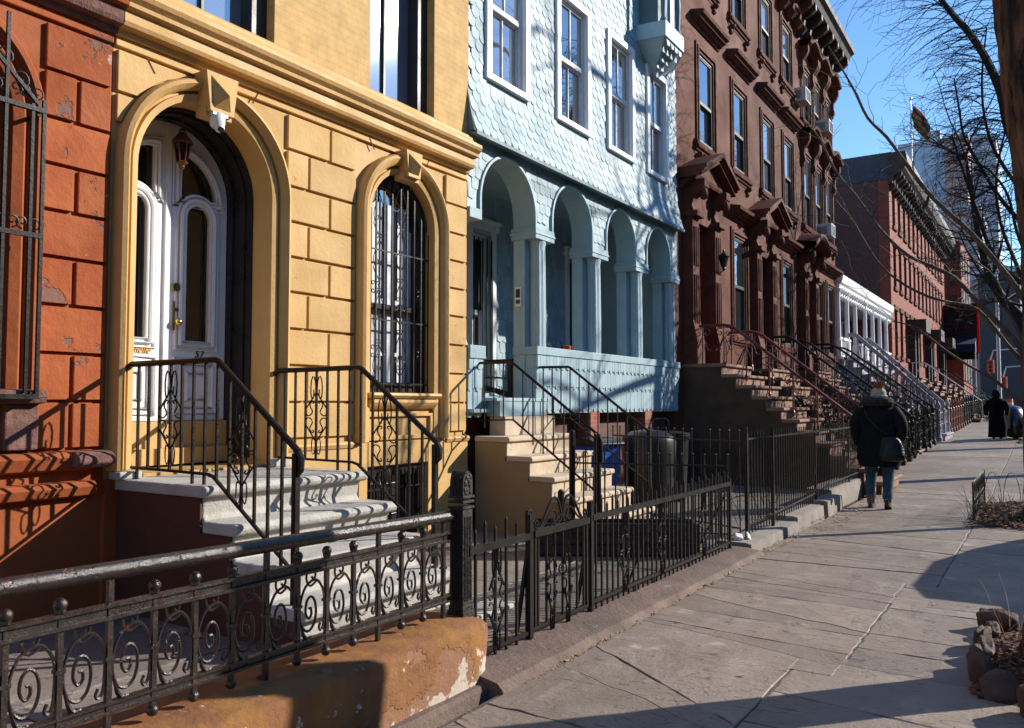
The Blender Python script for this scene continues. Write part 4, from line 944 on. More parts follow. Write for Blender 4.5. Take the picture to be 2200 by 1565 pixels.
m = MB(); m.lathe([(.30, .02), (.34, .3), (.38, .7), (.39, .92), (.36, 1.0), (.25, 1.07), (.05, 1.10)], (-4.75, 10.9, 0), 20); m.build('body', 'plastic_black', t)
m = MB()
for o in (0, .03): m.tube([(-4.75 + .39 * math.cos(a), 10.9 + .05 - .39 * math.sin(a) * .3 + o, .62 + .42 * math.sin(a)) for a in [math.pi * (-.15 + .65 * i / 14) for i in range(15)]], .012, 6)
m.build('rim', 'plastic_black', t)
t = thing('round_bin', 'tall round black rubbish can with a ribbed rim and loop handle', 'rubbish bin', (-4.62, 11.75, 0), 'rubbish bins in the blue house yard')
cx, cy = -4.72, 11.7
m = MB(); m.lathe([(.19, .02), (.20, .05), (.245, .93), (.25, .95), (.235, .955), (.22, .90)], (cx, cy, 0), 22); m.build('body', 'plastic_black', t)
m = MB()
for z, r in ((.95, .262), (.99, .258), (1.02, .25)): m.tube([(cx + r * math.cos(a), cy + r * math.sin(a), z) for a in [2 * math.pi * i / 24 for i in range(24)]], .014, 6, closed=True)
m.lathe([(.24, .98), (.23, 1.03), (.12, 1.055), (.02, 1.06)], (cx, cy, 0), 22); m.build('lid', 'plastic_black', t)
m = MB(); m.tube([(cx - .23, cy - .16, .96), (cx - .23, cy - .16, 1.20), (cx - .19, cy - .14, 1.24), (cx - .02, cy - .16, 1.24), (cx + .02, cy - .18, 1.20), (cx + .02, cy - .18, .98)], .012, 6); m.build('handle', 'plastic_black', t)
t = thing('paper_bag', 'crumpled white and pink carton lying at the foot of the tall fence corner post', 'litter', (-2.62, 8.2, .08))
m = MB(); m.obox((-2.64, 8.27, .115), (.08, .18, .06), (.1, .3, .4)); m.obox((-2.56, 8.35, .12), (.02, .12, .07), (.4, -.5, .2)); m.build('carton', 'white_plastic', t, bevel=.01)
# ================= windows =================
def sash(parent, X, y0, y1, z0, z1, fm, gm, fw=.05, meet=.5, mull=1, dark=None, hood=None, top_x=0.0):
    """double hung window: frame and bars (part) with its pane (sub-part); the lower sash sits a little deeper"""
    m = MB(); zm = z0 + (z1 - z0) * meet; Xb = X - .05
    m.box(X - .09, y0, z0, X, y0 + fw, z1); m.box(X - .09, y1 - fw, z0, X, y1, z1); m.box(X - .09, y0 + fw, z1 - fw, X, y1 - fw, z1); m.box(X - .09, y0 + fw, z0, X + .01, y1 - fw, z0 + fw * .9)
    m.box(X - .05, y0 + fw, zm - .02, X - .005, y1 - fw, zm + .03)
    for (a, b, xx) in ((zm + .03, z1 - fw, X - .012), (z0 + fw, zm - .02, X - .045)):
        s = .022
        m.box(xx - .03, y0 + fw, a, xx, y0 + fw + s, b); m.box(xx - .03, y1 - fw - s, a, xx, y1 - fw, b); m.box(xx - .03, y0 + fw + s, b - s, xx, y1 - fw - s, b); m.box(xx - .03, y0 + fw + s, a, xx, y1 - fw - s, a + s)
        for k in range(mull):
            y = y0 + fw + (y1 - y0 - 2 * fw) * (k + 1) / (mull + 1); m.box(xx - .028, y - .009, a + s, xx - .002, y + .009, b - s)
    w_ = m.build('window', fm, parent)
    m = MB(); m.box(X - .035, y0 + fw, zm, X - .03, y1 - fw, z1 - fw); m.box(X - .072, y0 + fw, z0 + fw * .8, X - .067, y1 - fw, zm); m.build('pane', gm, w_)
    return w_
def rect(y0, y1, z0, z1): return [(y0, z0), (y1, z0), (y1, z1), (y0, z1)]
# ================= PALE BLUE HOUSE =================
bh = thing('townhouse', 'pale blue house clad in fish scale shingles, with four porch arches', 'house', (-5.5, 10.8, 0), 'row houses along the street')
BX = -5.5; AR = [(8.445, 3.86, .62), (10.08, 3.92, .58), (11.645, 3.96, .525), (13.115, 3.95, .505)]
m = MB()
out = [(7.59, 3.68)]
for yc, zs, r in AR: out += [(yc - r, 3.68)] + [(yc - r * math.cos(math.pi * i / 20), zs + r * math.sin(math.pi * i / 20)) for i in range(21)] + [(yc + r, 3.68)]
out += [(13.98, 3.68), (13.98, 4.62), (7.59, 4.62)]
m.prism(out, BX - .02, BX - .34); m.build('arcade', 'blue_paint', bh)
m = MB()
for yc, zs, r in AR: arch_sweep(m, yc, zs, 3.68, [(r - .012, BX - .02), (r - .012, BX + .012), (r + .02, BX + .012), (r + .02, BX - .02)], smooth=False)
m.build('arch_trim', 'blue_board', bh)
WINB = [(7.92, 8.89, 5.33, 7.25), (9.60, 10.59, 5.33, 7.2), (11.16, 12.13, 5.33, 7.2), (12.63, 13.53, 5.31, 7.16)]
def skx(z): return BX + (.13 * ((5.25 - z) / .7) ** 1.5 if z < 5.25 else 0)
m = MB(); m.prism(rect(7.585, 13.98, 4.62, 9.6), BX - .02, BX - .4, holes=[rect(a + .08, b - .08, c + .08, d - .08) for a, b, c, d in WINB]); m.box(BX - .41, 7.6, 4.75, -10, 13.97, 12.3)
m.build('wall', 'blue_paint', bh)
m = MB(); run(m, [(BX - .02, 5.28), (BX - .02, 4.60), (skx(4.56) - .015, 4.56)] + [(skx(z) - .012, z) for z in (4.7, 4.85, 5.0, 5.12, 5.25)], 7.56, 13.99); m.build('skirt', 'blue_dark', bh)
m = MB(); run(m, [(BX - .02, 4.56), (skx(4.56) - .03, 4.53), (skx(4.56) + .012, 4.53), (skx(4.56) + .012, 4.575), (BX - .02, 4.60)], 7.56, 13.99); m.build('skirt_edge', 'blue_dark', bh)
# shingles
def shingle(m, y, z, wd, ln, X0, tilt, kind=0):
    hw = wd / 2 - .003; n = 6; x_t = X0 + .004; x_b = X0 + .02; pts = [(-hw, 0), (-hw, -ln + hw * (.9 if kind == 0 else .25))]
    if kind == 0: pts += [(-hw * math.cos(math.pi * i / n), -ln + hw * .9 - hw * .9 * math.sin(math.pi * i / n)) for i in range(1, n)]
    else: pts += [(-hw * .55, -ln + .01), (hw * .3, -ln)]
    pts += [(hw, -ln + hw * (.9 if kind == 0 else .5)), (hw, 0)]
    dx = R.uniform(-.003, .003); k = len(pts)
    f = [(skew(X0, z + b) + .003 + (.0095 + dx) * (-b / ln), y + a, z + b) for a, b in pts]
    bk = [(p[0] - .014, p[1], p[2]) for p in f]
    m.add(f + bk, [tuple(range(k))] + [(i, i + 1, k + i + 1, k + i) for i in range(k - 1)])
skew = lambda X0, z: X0
def shingle_field(m, y0, y1, z0, z1, X0, wd, ex, skip, kind=0):
    n = int(round((y1 - y0) / wd)); wd = (y1 - y0) / n; row = 0; z = z0 + ex * 1.5
    while z < z1 + ex:
        for i in range(n + (row % 2)):
            y = y0 + (i + (0 if row % 2 else .5)) * wd
            zb = z - ex * 1.5
            if skip(y, zb + ex * .6, wd / 2): continue
            if y - wd / 2 < y0 - .002 or y + wd / 2 > y1 + .002:
                continue
            shingle(m, y, z + R.uniform(-.004, .004), wd, ex * 1.5, X0, 0, kind)
        z += ex; row += 1
def skip_up(y, z, h): return any(a - .005 < y < b + .005 and c - .05 < z < d - .02 for a, b, c, d in WINB) or (z > 7.4 and y > 12.3)
skew = lambda X0, z: skx(z) - .012
m = MB(); shingle_field(m, 7.57, 13.99, 4.57, 8.9, BX, .152, .128, skip_up); m.build('shingles', 'blue_shingle', bh)
def skip_ar(y, z, h):
    for yc, zs, r in AR:
        if abs(y - yc) < r + .05 and z < zs: return True
        if z >= zs and math.hypot(y - yc, z - zs) < r + .055: return True
    return z > 4.52
skew = lambda X0, z: X0 - .02
m = MB(); cuts = [7.60, 8.445, 10.08, 11.645, 13.115, 13.96]
for a, b in zip(cuts, cuts[1:]): shingle_field(m, a, b, 3.82, 4.5, BX, .135, .128, skip_ar, kind=1); m.mark()
m.build_each('arcade_shingles', 'blue_shingle', bh)
# window trim and sashes
for a, b, c, d in WINB:
    m = MB(); t = .10
    m.box(BX - .03, a, c, BX + .035, a + t, d); m.box(BX - .03, b - t, c, BX + .035, b, d); m.box(BX - .03, a + t, d - t, BX + .035, b - t, d - .001); m.box(BX - .03, a + t, c, BX + .04, b - t, c + .075)
    m.build('window_trim', 'white_paint', bh, bevel=.004)
    sash(bh, BX - .03, a + t - .01, b - t + .01, c + .07, d - t + .01, 'white_weathered', 'glass_light' if a < 9 else 'glass', fw=.045, meet=.5)
# piers, columns, caps
PI_ = [(9.07, 9.50), (10.66, 11.12), (12.17, 12.61), (13.62, 13.98)]
m = MB(); m.box(BX - .36, 7.59, 3.60, BX + .02, 7.83, 3.72); m.mark()
for a, b in PI_: m.box(BX - .36, a - .03, 3.60, BX + .02, b + .02, 3.75); m.box(BX - .37, a - .045, 3.66, BX + .03, b + .03, 3.69); m.mark()
m.build_each('pier_cap', 'blue_board', bh, bevel=.003)
for a, b in PI_:
    m = MB(); m.box(BX - .34, a, 1.34, BX - .17, b - .14, 3.60); yc = (a + b) / 2 - .015; r = .115 if b < 13.7 else .10
    for k in range(-1, 2):
        y = yc + k * .062
        m.lathe([(.040, 2.2), (.042, 2.6), (.036, 3.3), (.032, 3.52), (.04, 3.56), (.048, 3.60)], (BX - .035 - abs(k) * .015, y, 0), 12)
    m.lathe([(r * .86, 2.2), (r * .88, 2.7), (r * .8, 3.45), (r * .95, 3.56), (r, 3.6)], (BX - .10, yc, 0), 18)
    m.build('column', 'blue_board', bh, auto=50)
# balustrade
def boards(m, y0, y1, tiers, X, wd):
    for ti, (zt, zb) in enumerate(tiers):
        y = y0; i = 0
        while y < y1 - .02:
            w_ = min(wd * R.uniform(.75, 1.2), y1 - y); k = .028 * (i % 2); px = X + .012 * (2 - ti) + R.uniform(0, .004)
            pts = [(y + .002, zt), (y + w_ - .003, zt), (y + w_ - .003, zb + k + .03), (y + w_ * .55, zb + k), (y + .002, zb + k + .012)]
            m.prism(pts, X - .03, px + .018); y += w_; i += 1
m = MB(); m.box(BX - .33, 9.085, 1.38, BX - .03, 13.96, 2.12); m.box(BX - .32, 7.59, 1.36, BX - .03, 7.88, 2.1); m.box(BX - .06, 9.086, 1.335, BX - .025, 13.96, 1.39); m.build('balustrade', 'blue_paint', bh)
m = MB(); T3 = [(2.09, 1.91), (1.93, 1.655), (1.68, 1.345)]; boards(m, 9.09, 13.96, T3, BX - .03, .085); m.mark(); boards(m, 7.595, 7.87, [(2.0, 1.85), (1.86, 1.60), (1.63, 1.30)], BX - .03, .085); m.mark(); m.build_each('balustrade_boards', 'blue_board', bh)
m = MB(); m.box(BX - .35, 9.06, 2.095, BX + .03, 13.985, 2.20); m.mark(); m.box(BX - .35, 7.59, 1.98, BX + .03, 7.90, 2.13); m.mark(); m.build_each('balustrade_cap', 'blue_board', bh, bevel=.005)
# porch room
m = MB(); m.box(-7.0, 7.585, 1.40, -5.53, 13.97, 1.50); m.box(-7.0, 7.6, 1.36, -5.45, 9.06, 1.40); m.build('porch_floor', 'blue_paint', bh)
m = MB(); m.box(-7.0, 7.59, 4.62, BX - .35, 13.97, 4.72); m.build('porch_ceiling', 'blue_paint', bh)
m = MB(); m.prism(rect(7.59, 13.97, 0, 4.75), -7.0, -7.3, holes=[rect(9.72, 10.24, 1.62, 4.0), rect(12.62, 13.3, 1.52, 4.0)]); m.box(-7.0, 13.80, 1.5, BX - .35, 13.97, 4.62); m.box(-7.31, 7.6, .02, -10, 13.9, 4.7); m.build('porch_back_wall', 'blue_paint', bh)
skew = lambda X0, z: -7.0
m = MB(); shingle_field(m, 7.62, 13.78, 1.55, 4.5, -7.0, .15, .17, lambda y, z, h: (9.55 < y < 10.4 and z < 4.15) or (12.5 < y < 13.42 and z < 4.15), kind=1); m.build('porch_shingles', 'blue_shingle', bh)
for a, b, zz in ((9.72, 10.24, 1.62), (12.62, 13.3, 1.52)):
    m = MB(); m.box(-7.01, a - .09, zz - .02, -6.96, a, 4.05); m.box(-7.01, b, zz - .02, -6.96, b + .09, 4.05); m.box(-7.01, a - .13, 4.05, -6.93, b + .13, 4.16); m.box(-7.01, a - .16, 4.16, -6.90, b + .16, 4.20); m.build('door_trim', 'white_weathered', bh)
sash(bh, -7.1, 9.72, 10.24, 1.62, 4.0, 'white_weathered', 'glass_dark', mull=0)
m = MB(); m.box(-7.16, 12.63, 1.52, -7.1, 13.29, 3.99); m.build('porch_door', 'dark_frame', bh)
m = MB()
for i in range(5): m.bar((-6.97, 9.76 + i * .112, 1.7), (-6.97, 9.76 + i * .112, 3.92), .016)
m.build('window_grille', 'iron', bh)
# brick piers under the porch
for y in (10.62, 12.55, 9.1): m = MB(); m.box(-5.75, y, -.02, -5.52, y + .28, 1.36); m.build('brick_pier', 'pier_brick', bh)
m = MB(); m.box(-5.8, 7.6, -.02, -5.76, 13.95, 1.34); m.build('foundation', 'dark_brick', bh)
# intercom panel on the entrance pier
m = MB(); x, z = onY(1115, 637, 9.06); m.box(x - .045, 9.035, z - .14, x + .045, 9.068, z + .12); it = m.build('intercom', 'white_plastic', bh, bevel=.004)
m = MB(); m.box(x - .03, 9.028, z - .02, x + .03, 9.036, z + .09); m.box(x - .03, 9.03, z - .10, x - .003, 9.036, z - .05); m.box(x + .003, 9.03, z - .10, x + .03, 9.036, z - .05); m.build('screen', 'plastic_black', it)
# oriel over the porch end
m = MB(); O = [(-5.52, 12.30), (-5.05, 12.36), (-5.05, 13.12), (-5.52, 13.85)]
m.add([(x, y, 7.42) for x, y in O] + [(-5.48, 12.95, 6.98)], [(0, 1, 4), (1, 2, 4), (2, 3, 4), (0, 1, 2, 3)])
ob = m.build('oriel_bracket', 'blue_board', bh)
m = MB(); O2 = [(x + (.03 if x > -5.3 else 0), y + (-.02 if y < 12.5 else .02)) for x, y in O]; m.prism(O2, 7.42, 7.68, axis='Z'); m.build('oriel_band', 'blue_board', bh, bevel=.005)
m = MB(); m.prism([(-5.52, 12.42), (-5.2, 12.46), (-5.2, 13.0), (-5.52, 13.7)], 7.68, 9.6, axis='Z')
for x, y in ((-5.09, 12.42), (-5.09, 13.05)): m.lathe([(.05, 7.68), (.06, 7.72), (.035, 7.78), (.05, 8.2), (.035, 8.5), (.05, 9.6)], (x, y, 0), 12)
m.build('oriel', 'blue_dark', bh)
m = MB()
for k in range(5):
    for j in range(4):
        t_ = (k + 1) / 6; yy = 12.44 + j * .17; m.prism([(yy, 7.40 - .085 * k), (yy + .15, 7.40 - .085 * k), (yy + .13, 7.32 - .085 * k), (yy + .04, 7.31 - .085 * k)], -5.06 - .085 * k + .0, -5.075 - .085 * k + .03) if yy + .1 < 13.1 - k * .03 and yy > 12.3 + k * .1 else None
m.build('oriel_shingles', 'blue_shingle', bh)
# slatted chair and a pot of flowers on the porch
ch = thing('porch_chair', 'dark slatted reclining garden chair on the pale blue porch behind the arch', 'chair', (-6.1, 8.6, 1.5))
cx, cy = -6.15, 8.75
m = MB()
for i in range(5): y = cy - .24 + i * .12; m.obox((cx - .02, y, 1.82), (.50, .09, .018), (0, .12, 0))
m.build('seat', 'dark_frame', ch); m = MB()
for i in range(6): y = cy - .25 + i * .10; h = .80 - .03 * (i - 2.5) ** 2; m.obox((cx - .36, y, 1.80 + h / 2), (.018, .08, h), (0, -.35, 0))
m.build('backrest', 'dark_frame', ch)
for s in (-1, 1):
    m = MB(); m.box(cx - .38, cy + s * .33 - .05, 2.02, cx + .30, cy + s * .33 + .05, 2.045); m.build('armrest', 'dark_frame', ch)
    m = MB(); m.box(cx + .22, cy + s * .33 - .02, 1.5, cx + .28, cy + s * .33 + .02, 2.02); m.build('leg', 'dark_frame', ch)
    m = MB(); m.obox((cx - .15, cy + s * .31, 1.68), (.80, .025, .07), (0, .25, 0)); m.build('leg', 'dark_frame', ch)
lb = thing('leaning_boards', 'two pale planks leaning against the porch wall beside the dark chair', 'boards', (-6.6, 8.0, 1.5))
m = MB(); m.bar((-5.9, 8.35, 1.52), (-5.86, 7.95, 2.25), .03); m.bar((-6.0, 8.45, 1.52), (-5.95, 8.05, 2.2), .03); m.build('planks', 'white_weathered', lb)
pt = thing('flower_pot', 'orange pot with dark twiggy plants on the porch between the fluted columns', 'plant pot', (-6.3, 11.8, 1.5))
x, z = onY(1217, 738, 11.4); m = MB(); m.lathe([(.05, 1.95), (.07, 2.33), (.075, 2.34), (.08, 2.37), (.05, 2.38)], (x, 11.4, 0), 14); m.box(x - .1, 11.25, 1.5, x + .1, 11.55, 1.95); m.build('pot', 'plastic_orange', pt)
m = MB()
for i in range(26): a = R.uniform(0, 6.3); m.tube([(x - .1, 11.3, 1.9), (x - .1 + .15 * math.cos(a), 11.2 + .25 * math.sin(a), 2.1 + R.random() * .2), (x - .3 + .3 * math.cos(a), 11.1 + .4 * math.sin(a), 2.15 + R.random() * .35)], .006, 4)
m.build('twigs', 'branch_dark', pt)
# ================= BROWNSTONES =================
def hood(m, y0, y1, z, d=.27):
    P_ = [(0, 0), (.05, 0), (.07, .05), (.12, .06), (.15, .10), (.20, .11), (.22, .15), (d, .17), (d + .02, .23), (d - .03, .25), (0, .30)]
    run(m, [(-5.62 + a * d / .27, z + b) for a, b in P_], y0, y1)
def surround(m, y0, y1, z0, z1, X=-5.6):
    for t, x in ((.17, .035), (.11, .055), (.05, .022)):
        m.box(X - .02, y0 - t, z0, X + x, y0 - t + .055, z1 + t); m.box(X - .02, y1 + t - .055, z0, X + x, y1 + t, z1 + t); m.box(X - .02, y0 - t + .055, z1 + t - .055, X + x - .001, y1 + t - .055, z1 + t)
def bracket(m, y, z1, z0, d=.22, wd=.09, X=-5.6):
    pts = [(X - .02, z1), (X + d, z1), (X + d, z1 - (z1 - z0) * .18), (X + d * .8, z1 - (z1 - z0) * .30), (X + d * .45, z1 - (z1 - z0) * .42), (X + d * .40, z1 - (z1 - z0) * .6), (X + d * .52, z1 - (z1 - z0) * .78), (X + d * .3, z0 + (z1 - z0) * .08), (X - .02, z0)]
    m.prism(pts, y - wd / 2, y + wd / 2, axis='Y')
def brownstone(label, y0, y1, door, wins, gwin, style, dark):
    t = thing('townhouse', label, 'house', (-5.6, (y0 + y1) / 2, 0), 'row houses along the street')
    X = -5.6; body = 'brownstone' if dark == 0 else 'brownstone_two'
    fl = [(6.62, 8.40), (10.0, 11.5)] if style != 'arched' else [(6.5, 8.5), (9.5, 11.0)]
    holes = [rect(c - .42, c + .42, a, b) for c in wins for a, b in fl] + [rect(c - .42, c + .42, 3.0, 5.1) for c in gwin] + [rect(door - .45, door + .45, 2.2, 4.85)]
    m = MB(); m.prism(rect(y0, y1, 0, 12.2), X, X - .45, holes=holes); m.box(X - .46, y0, 0, -12, y1, 12.2); m.build('wall', body, t)
    for c in wins:
        for a, b in fl:
            sash(t, X - .008, c - .42, c + .42, a, b, 'dark_frame', 'glass' if c < 19 else 'glass_light', mull=0, meet=.45)
            if style != 'arched':
                m = MB(); surround(m, c - .42, c + .42, a - .02, b); m.build('window_surround', 'brownstone_trim', t)
                m = MB(); hood(m, c - .78, c + .78, b + .42); m.build('window_hood', 'brownstone_trim', t)
                m = MB(); hood(m, c - .68, c + .68, a - .30, .16); bracket(m, c - .52, a - .28, a - .48, .12); bracket(m, c + .52, a - .28, a - .48, .12); m.build('sill', 'brownstone_trim', t)
            else:
                m = MB(); surround(m, c - .42, c + .42, a - .02, b); m.build('window_surround', 'brownstone_trim', t)
                m = MB(); n = 14
                st = [lambda r, d, i=i: (X - .02 + r, c - .70 + 1.4 * i / n, b + .48 + d + .20 * math.sin(math.pi * min(1, max(0, (i / n - .12) / .76)))) for i in range(n + 1)]
                m.sweep(st, [(0, -.04), (.12, -.04), (.20, .0), (.26, .02), (.36, .07), (.38, .14), (.30, .17), (0, .2)], smooth=False); m.build('window_hood', 'brownstone_trim', t)
                m = MB(); bracket(m, c - .60, b + .50, b - .45, .26, .13); m.mark(); bracket(m, c + .60, b + .50, b - .45, .26, .13); m.mark(); m.build_each('bracket', 'brownstone_trim', t)
                m = MB(); hood(m, c - .66, c + .66, a - .28, .18); bracket(m, c - .5, a - .26, a - .5, .14); bracket(m, c + .5, a - .26, a - .5, .14); m.build('sill', 'brownstone_trim', t)
    for c in gwin:
        sash(t, X - .008, c - .42, c + .42, 3.0, 5.1, 'dark_frame', 'glass' if c < 19 else 'glass_dark', mull=0, meet=.48)
        m = MB(); surround(m, c - .42, c + .42, 2.98, 5.1); m.build('window_surround', 'brownstone_trim', t); m = MB(); hood(m, c - .75, c + .75, 5.42, .28); m.build('window_hood', 'brownstone_trim', t)
        m = MB(); hood(m, c - .64, c + .64, 2.68, .14); m.build('sill', 'brownstone_trim', t)
    # doorway: panelled pilasters, consoles, pediment
    m = MB()
    for s in (-1, 1):
        c = door + s * .62
        m.box(X, c - .17, 2.22, X + .20, c + .17, 4.95); m.box(X, c - .20, 2.19, X + .28, c + .20, 2.62); m.prism([(X + .2, 3.0), (X + .28, 2.62), (X + .2, 2.62)], c - .2, c + .2, axis='Y')
        for z0_, z1_ in ((2.95, 3.85), (4.02, 4.75)):
            for e in (-.12, .09, -.03, .02): m.box(X + .2, c + e, z0_, X + .225, c + e + .03, z1_)
        m.box(X, c - .20, 4.93, X + .30, c + .20, 5.03); bracket(m, c, 5.62, 4.85, .42, .24, X); m.ball((X + .36, c, 5.35), .09, 8, (1, 1, 1.3))
    m.box(X, door - .45, 4.9, X + .12, door + .45, 5.55); m.build('doorcase', 'brownstone_trim', t, bevel=.005)
    m = MB()
    if style == 'arched':
        n = 16; st = [lambda r, d, i=i: (X + r, door - .95 + 1.9 * i / n, 5.62 + d + .34 * math.sin(math.pi * min(1, max(0, (i / n - .06) / .88)))) for i in range(n + 1)]
        m.sweep(st, [(0, -.05), (.35, -.05), (.42, .02), (.50, .05), (.56, .12), (.54, .2), (0, .28)], smooth=False)
        q = 8; b0 = len(m.v)
    else:
        for s in (-1, 1):
            a = Vector((0, door + s * .98, 5.62)); b = Vector((0, door, 6.05))
            for (x0, x1, w0, w1) in ((0, .46, 0, .07), (0, .50, .07, .12), (0, .55, .12, .20)):
                m.add([(X + x0, a.y, a.z + w0), (X + x1, a.y, a.z + w0), (X + x1, a.y, a.z + w1), (X + x0, a.y, a.z + w1), (X + x0, b.y, b.z + w0), (X + x1, b.y, b.z + w0), (X + x1, b.y, b.z + w1), (X + x0, b.y, b.z + w1)], [(0, 1, 2, 3), (4, 5, 6, 7), (0, 1, 5, 4), (1, 2, 6, 5), (2, 3, 7, 6), (3, 0, 4, 7)])
        m.prism([(door - .9, 5.60), (door + .9, 5.60), (door, 6.0)], X, X + .30); hood(m, door - .92, door + .92, 5.45, .30)
    m.build('pediment', 'brownstone_trim', t)
    m = MB(); m.box(X - .44, door - .45, 2.2, X - .40, door + .45, 4.85); m.box(X - .40, door - .02, 2.2, X - .37, door + .02, 4.2); m.box(X - .4, door - .45, 4.2, X - .36, door + .45, 4.28); m.build('door', 'brownstone_dark', t)
    # roof cornice with brackets
    m = MB(); run(m, [(X - .05, 12.0), (X + .12, 12.02), (X + .16, 12.35), (X + .55, 12.45), (X + .62, 12.6), (X + .72, 12.66), (X + .74, 12.78), (X + .66, 12.82), (X - .3, 12.85)], y0, y1)
    yy = y0 + .25
    while yy < y1: bracket(m, yy, 12.45, 11.65, .55, .14, X); yy += .72
    m.build('roof_cornice', 'cornice_dark' if style == 'arched' else 'brownstone_trim', t); return t
brownstone('brown stone house with a triangular pediment over its door, next to the pale blue house', 14.02, 18.98, 15.27, (15.82, 17.95), (17.85,), 'flat', 0)
brownstone('middle one of the three brown stone houses, with a triangular door pediment', 18.985, 23.0, 19.35, (20.15, 22.07), (21.75,), 'flat', 1)
brownstone('brown stone house with curved bracketed window hoods and window air conditioners', 23.005, 27.75, 23.75, (24.15, 25.5, 26.9), (25.5, 26.9), 'arched', 0)
def ac(px, py, label):
    y, z = onX(px, py, -5.4); t = thing('air_conditioner', label, 'air conditioner', (-5.45, y, z), 'window air conditioners')
    m = MB(); m.box(-5.85, y - .28, z - .19, -5.28, y + .28, z + .19); m.build('case', 'ac_metal', t, bevel=.01); m = MB()
    for i in range(7): m.box(-5.28, y - .24, z - .15 + i * .045, -5.27, y + .24, z - .13 + i * .045)
    for i in range(6): m.box(-5.7, y - .29, z - .12 + i * .04, -5.4, y - .28, z - .105 + i * .04)
    m.build('louvres', 'plastic_black', t)
ac(1727, 208, 'grey window air conditioner, topmost of the three'); ac(1777, 275, 'grey window air conditioner at the far upper window, against the sky'); ac(1782, 497, 'grey window air conditioner, lowest of the three')
# wall lantern beside the first brown door
y, z = onX(1557, 560, -5.2); t = thing('wall_lantern', 'black carriage lantern on the brown pilaster beside the pedimented door', 'lantern', (-5.3, y, z))
m = MB(); m.lathe([(.02, -.20), (.04, -.16), (.035, -.13), (.055, -.12), (.10, .06), (.12, .07), (.06, .13), (.02, .16), (.025, .19), (.004, .24)], (-5.22, y, z), 8, smooth=False); m.build('lantern_body', 'iron', t)
m = MB(); m.tube([(-5.22, y, z - .18), (-5.3, y, z - .24), (-5.42, y, z - .2)], .012, 6); m.build('bracket', 'iron', t)
def brown_stoop(label, ya, yb, top, n, tr, rs, mt, side, grp='stoops in front of the houses', xf=-4.83):
    t = thing('stoop', label, 'front steps', (-4.2, (ya + yb) / 2, 0), grp); m = MB(); ms = MB(); X = xf; z = top; base = gz((ya + yb) / 2)
    pl = [(-5.6, base)]; tops = []
    for i in range(n):
        xb = -5.62 if i == 0 else X - tr - .05; lo = z - rs
        run(m, [(xb, z - .06), (X - .02, z - .06), (X, z - .045), (X, z - .012), (X - .02, z), (xb, z)], ya - .03, yb + .03)
        run(m, [(xb, z - .06), (X - .05, z - .06), (X - .055, lo), (xb, lo)], ya, yb); tops.append((X, z)); X += tr; z -= rs
    m.build('steps', mt, t, bevel=.006)
    P_ = []
    for x, z_ in tops: P_ += [(x - .06, z_ - .07), (x - .06, z_ - rs - .07)]
    poly = [(-5.59, base - .02), (-5.59, top - .07)] + P_; poly = [p for p in poly if p[1] > base] + [(P_[-1][0], base - .02)]
    poly = [p for i, p in enumerate(poly) if i == 0 or (abs(p[0] - poly[i - 1][0]) + abs(p[1] - poly[i - 1][1])) > .01]
    for a, b in ((ya - .015, ya - .003), (yb + .003, yb + .015)):
        xp = -5.59
        for x, z_ in tops:
            if z_ - .07 > base: ms.box(xp, a, base - .02, x - .06, b, z_ - .07)
            xp = x - .06
        ms.mark()
    ms.build_each('side_wall', side, t); return t, tops
brown_stoop('tall brown stone stoop with red iron railings, first beyond the pale blue house', 14.45, 16.22, 2.19, 11, .262, .198, 'stoop_brown', 'brownstone_dark')
m = MB()
t = thing('newel_block', 'low brown stone block at the foot of the red stair railing', 'stone block', (-2.4, 15.9, 0)); m.box(-2.72, 15.72, -.02, -2.30, 16.0, .42); m.prism([(-2.72, .42), (-2.30, .42), (-2.36, .50), (-2.5, .62), (-2.72, .66)], 15.72, 16.0, axis='Y'); m.build('block', 'brownstone_trim', t, bevel=.02)
def red_rail(label, Y, mt, zt=2.88, x0=-5.3, x1=-4.75, x2=-2.45, z2=1.05, orn=True, grp='stair railings', n=8):
    t = thing('stair_railing', label, 'railing', (x2, Y, z2 - .9), grp)
    m = MB(); top = [(x0, zt), (x1 - .1, zt), (x1, zt - .02), (x1 + .12, zt - .08), (x2, z2)]
    m.tube([(a, Y, b) for a, b in top], .028, 8); m.build('handrail', mt, t); m = MB()
    for i in range(n):
        x = x0 + .06 + (x2 - x0 - .06) * i / (n - 1); zt_ = zt if x < x1 else zt - (x - x1) * (zt - z2) / (x2 - x1); zb = zt_ - .70
        m.bar((x, Y, zb - .05), (x, Y, zt_), .022)
        if orn and i < n - 1:
            m.lathe([(.035, 0), (.02, .05), (.03, .08), (.012, .12)], (x, Y, zb - .06), 8)
            for s in (-1, 1):
                m.tube([(x + s * a, Y, zt_ - b) for a, b in smooth_pts([(.02, .05), (.11, .06), (.13, .13), (.08, .18), (.04, .14), (.07, .11)])], .009, 5)
                m.tube([(x + s * a, Y, zt_ - b) for a, b in smooth_pts([(.02, .22), (.06, .32), (.09, .42), (.13, .46), (.15, .43)])], .008, 5)
    m.build('balusters', mt, t); return t
red_rail('red-brown iron stair railing with scrolls, on the near side of the first brown stoop', 14.5, 'red_iron'); red_rail('red-brown iron stair railing with scrolls, on the far side of the first brown stoop', 16.15, 'red_iron')
brown_stoop('second brown stone stoop with black railings, half hidden by bare shrubs', 18.5, 20.2, 2.25, 11, .24, .20, 'stoop_brown', 'brownstone_dark', xf=-5.1)
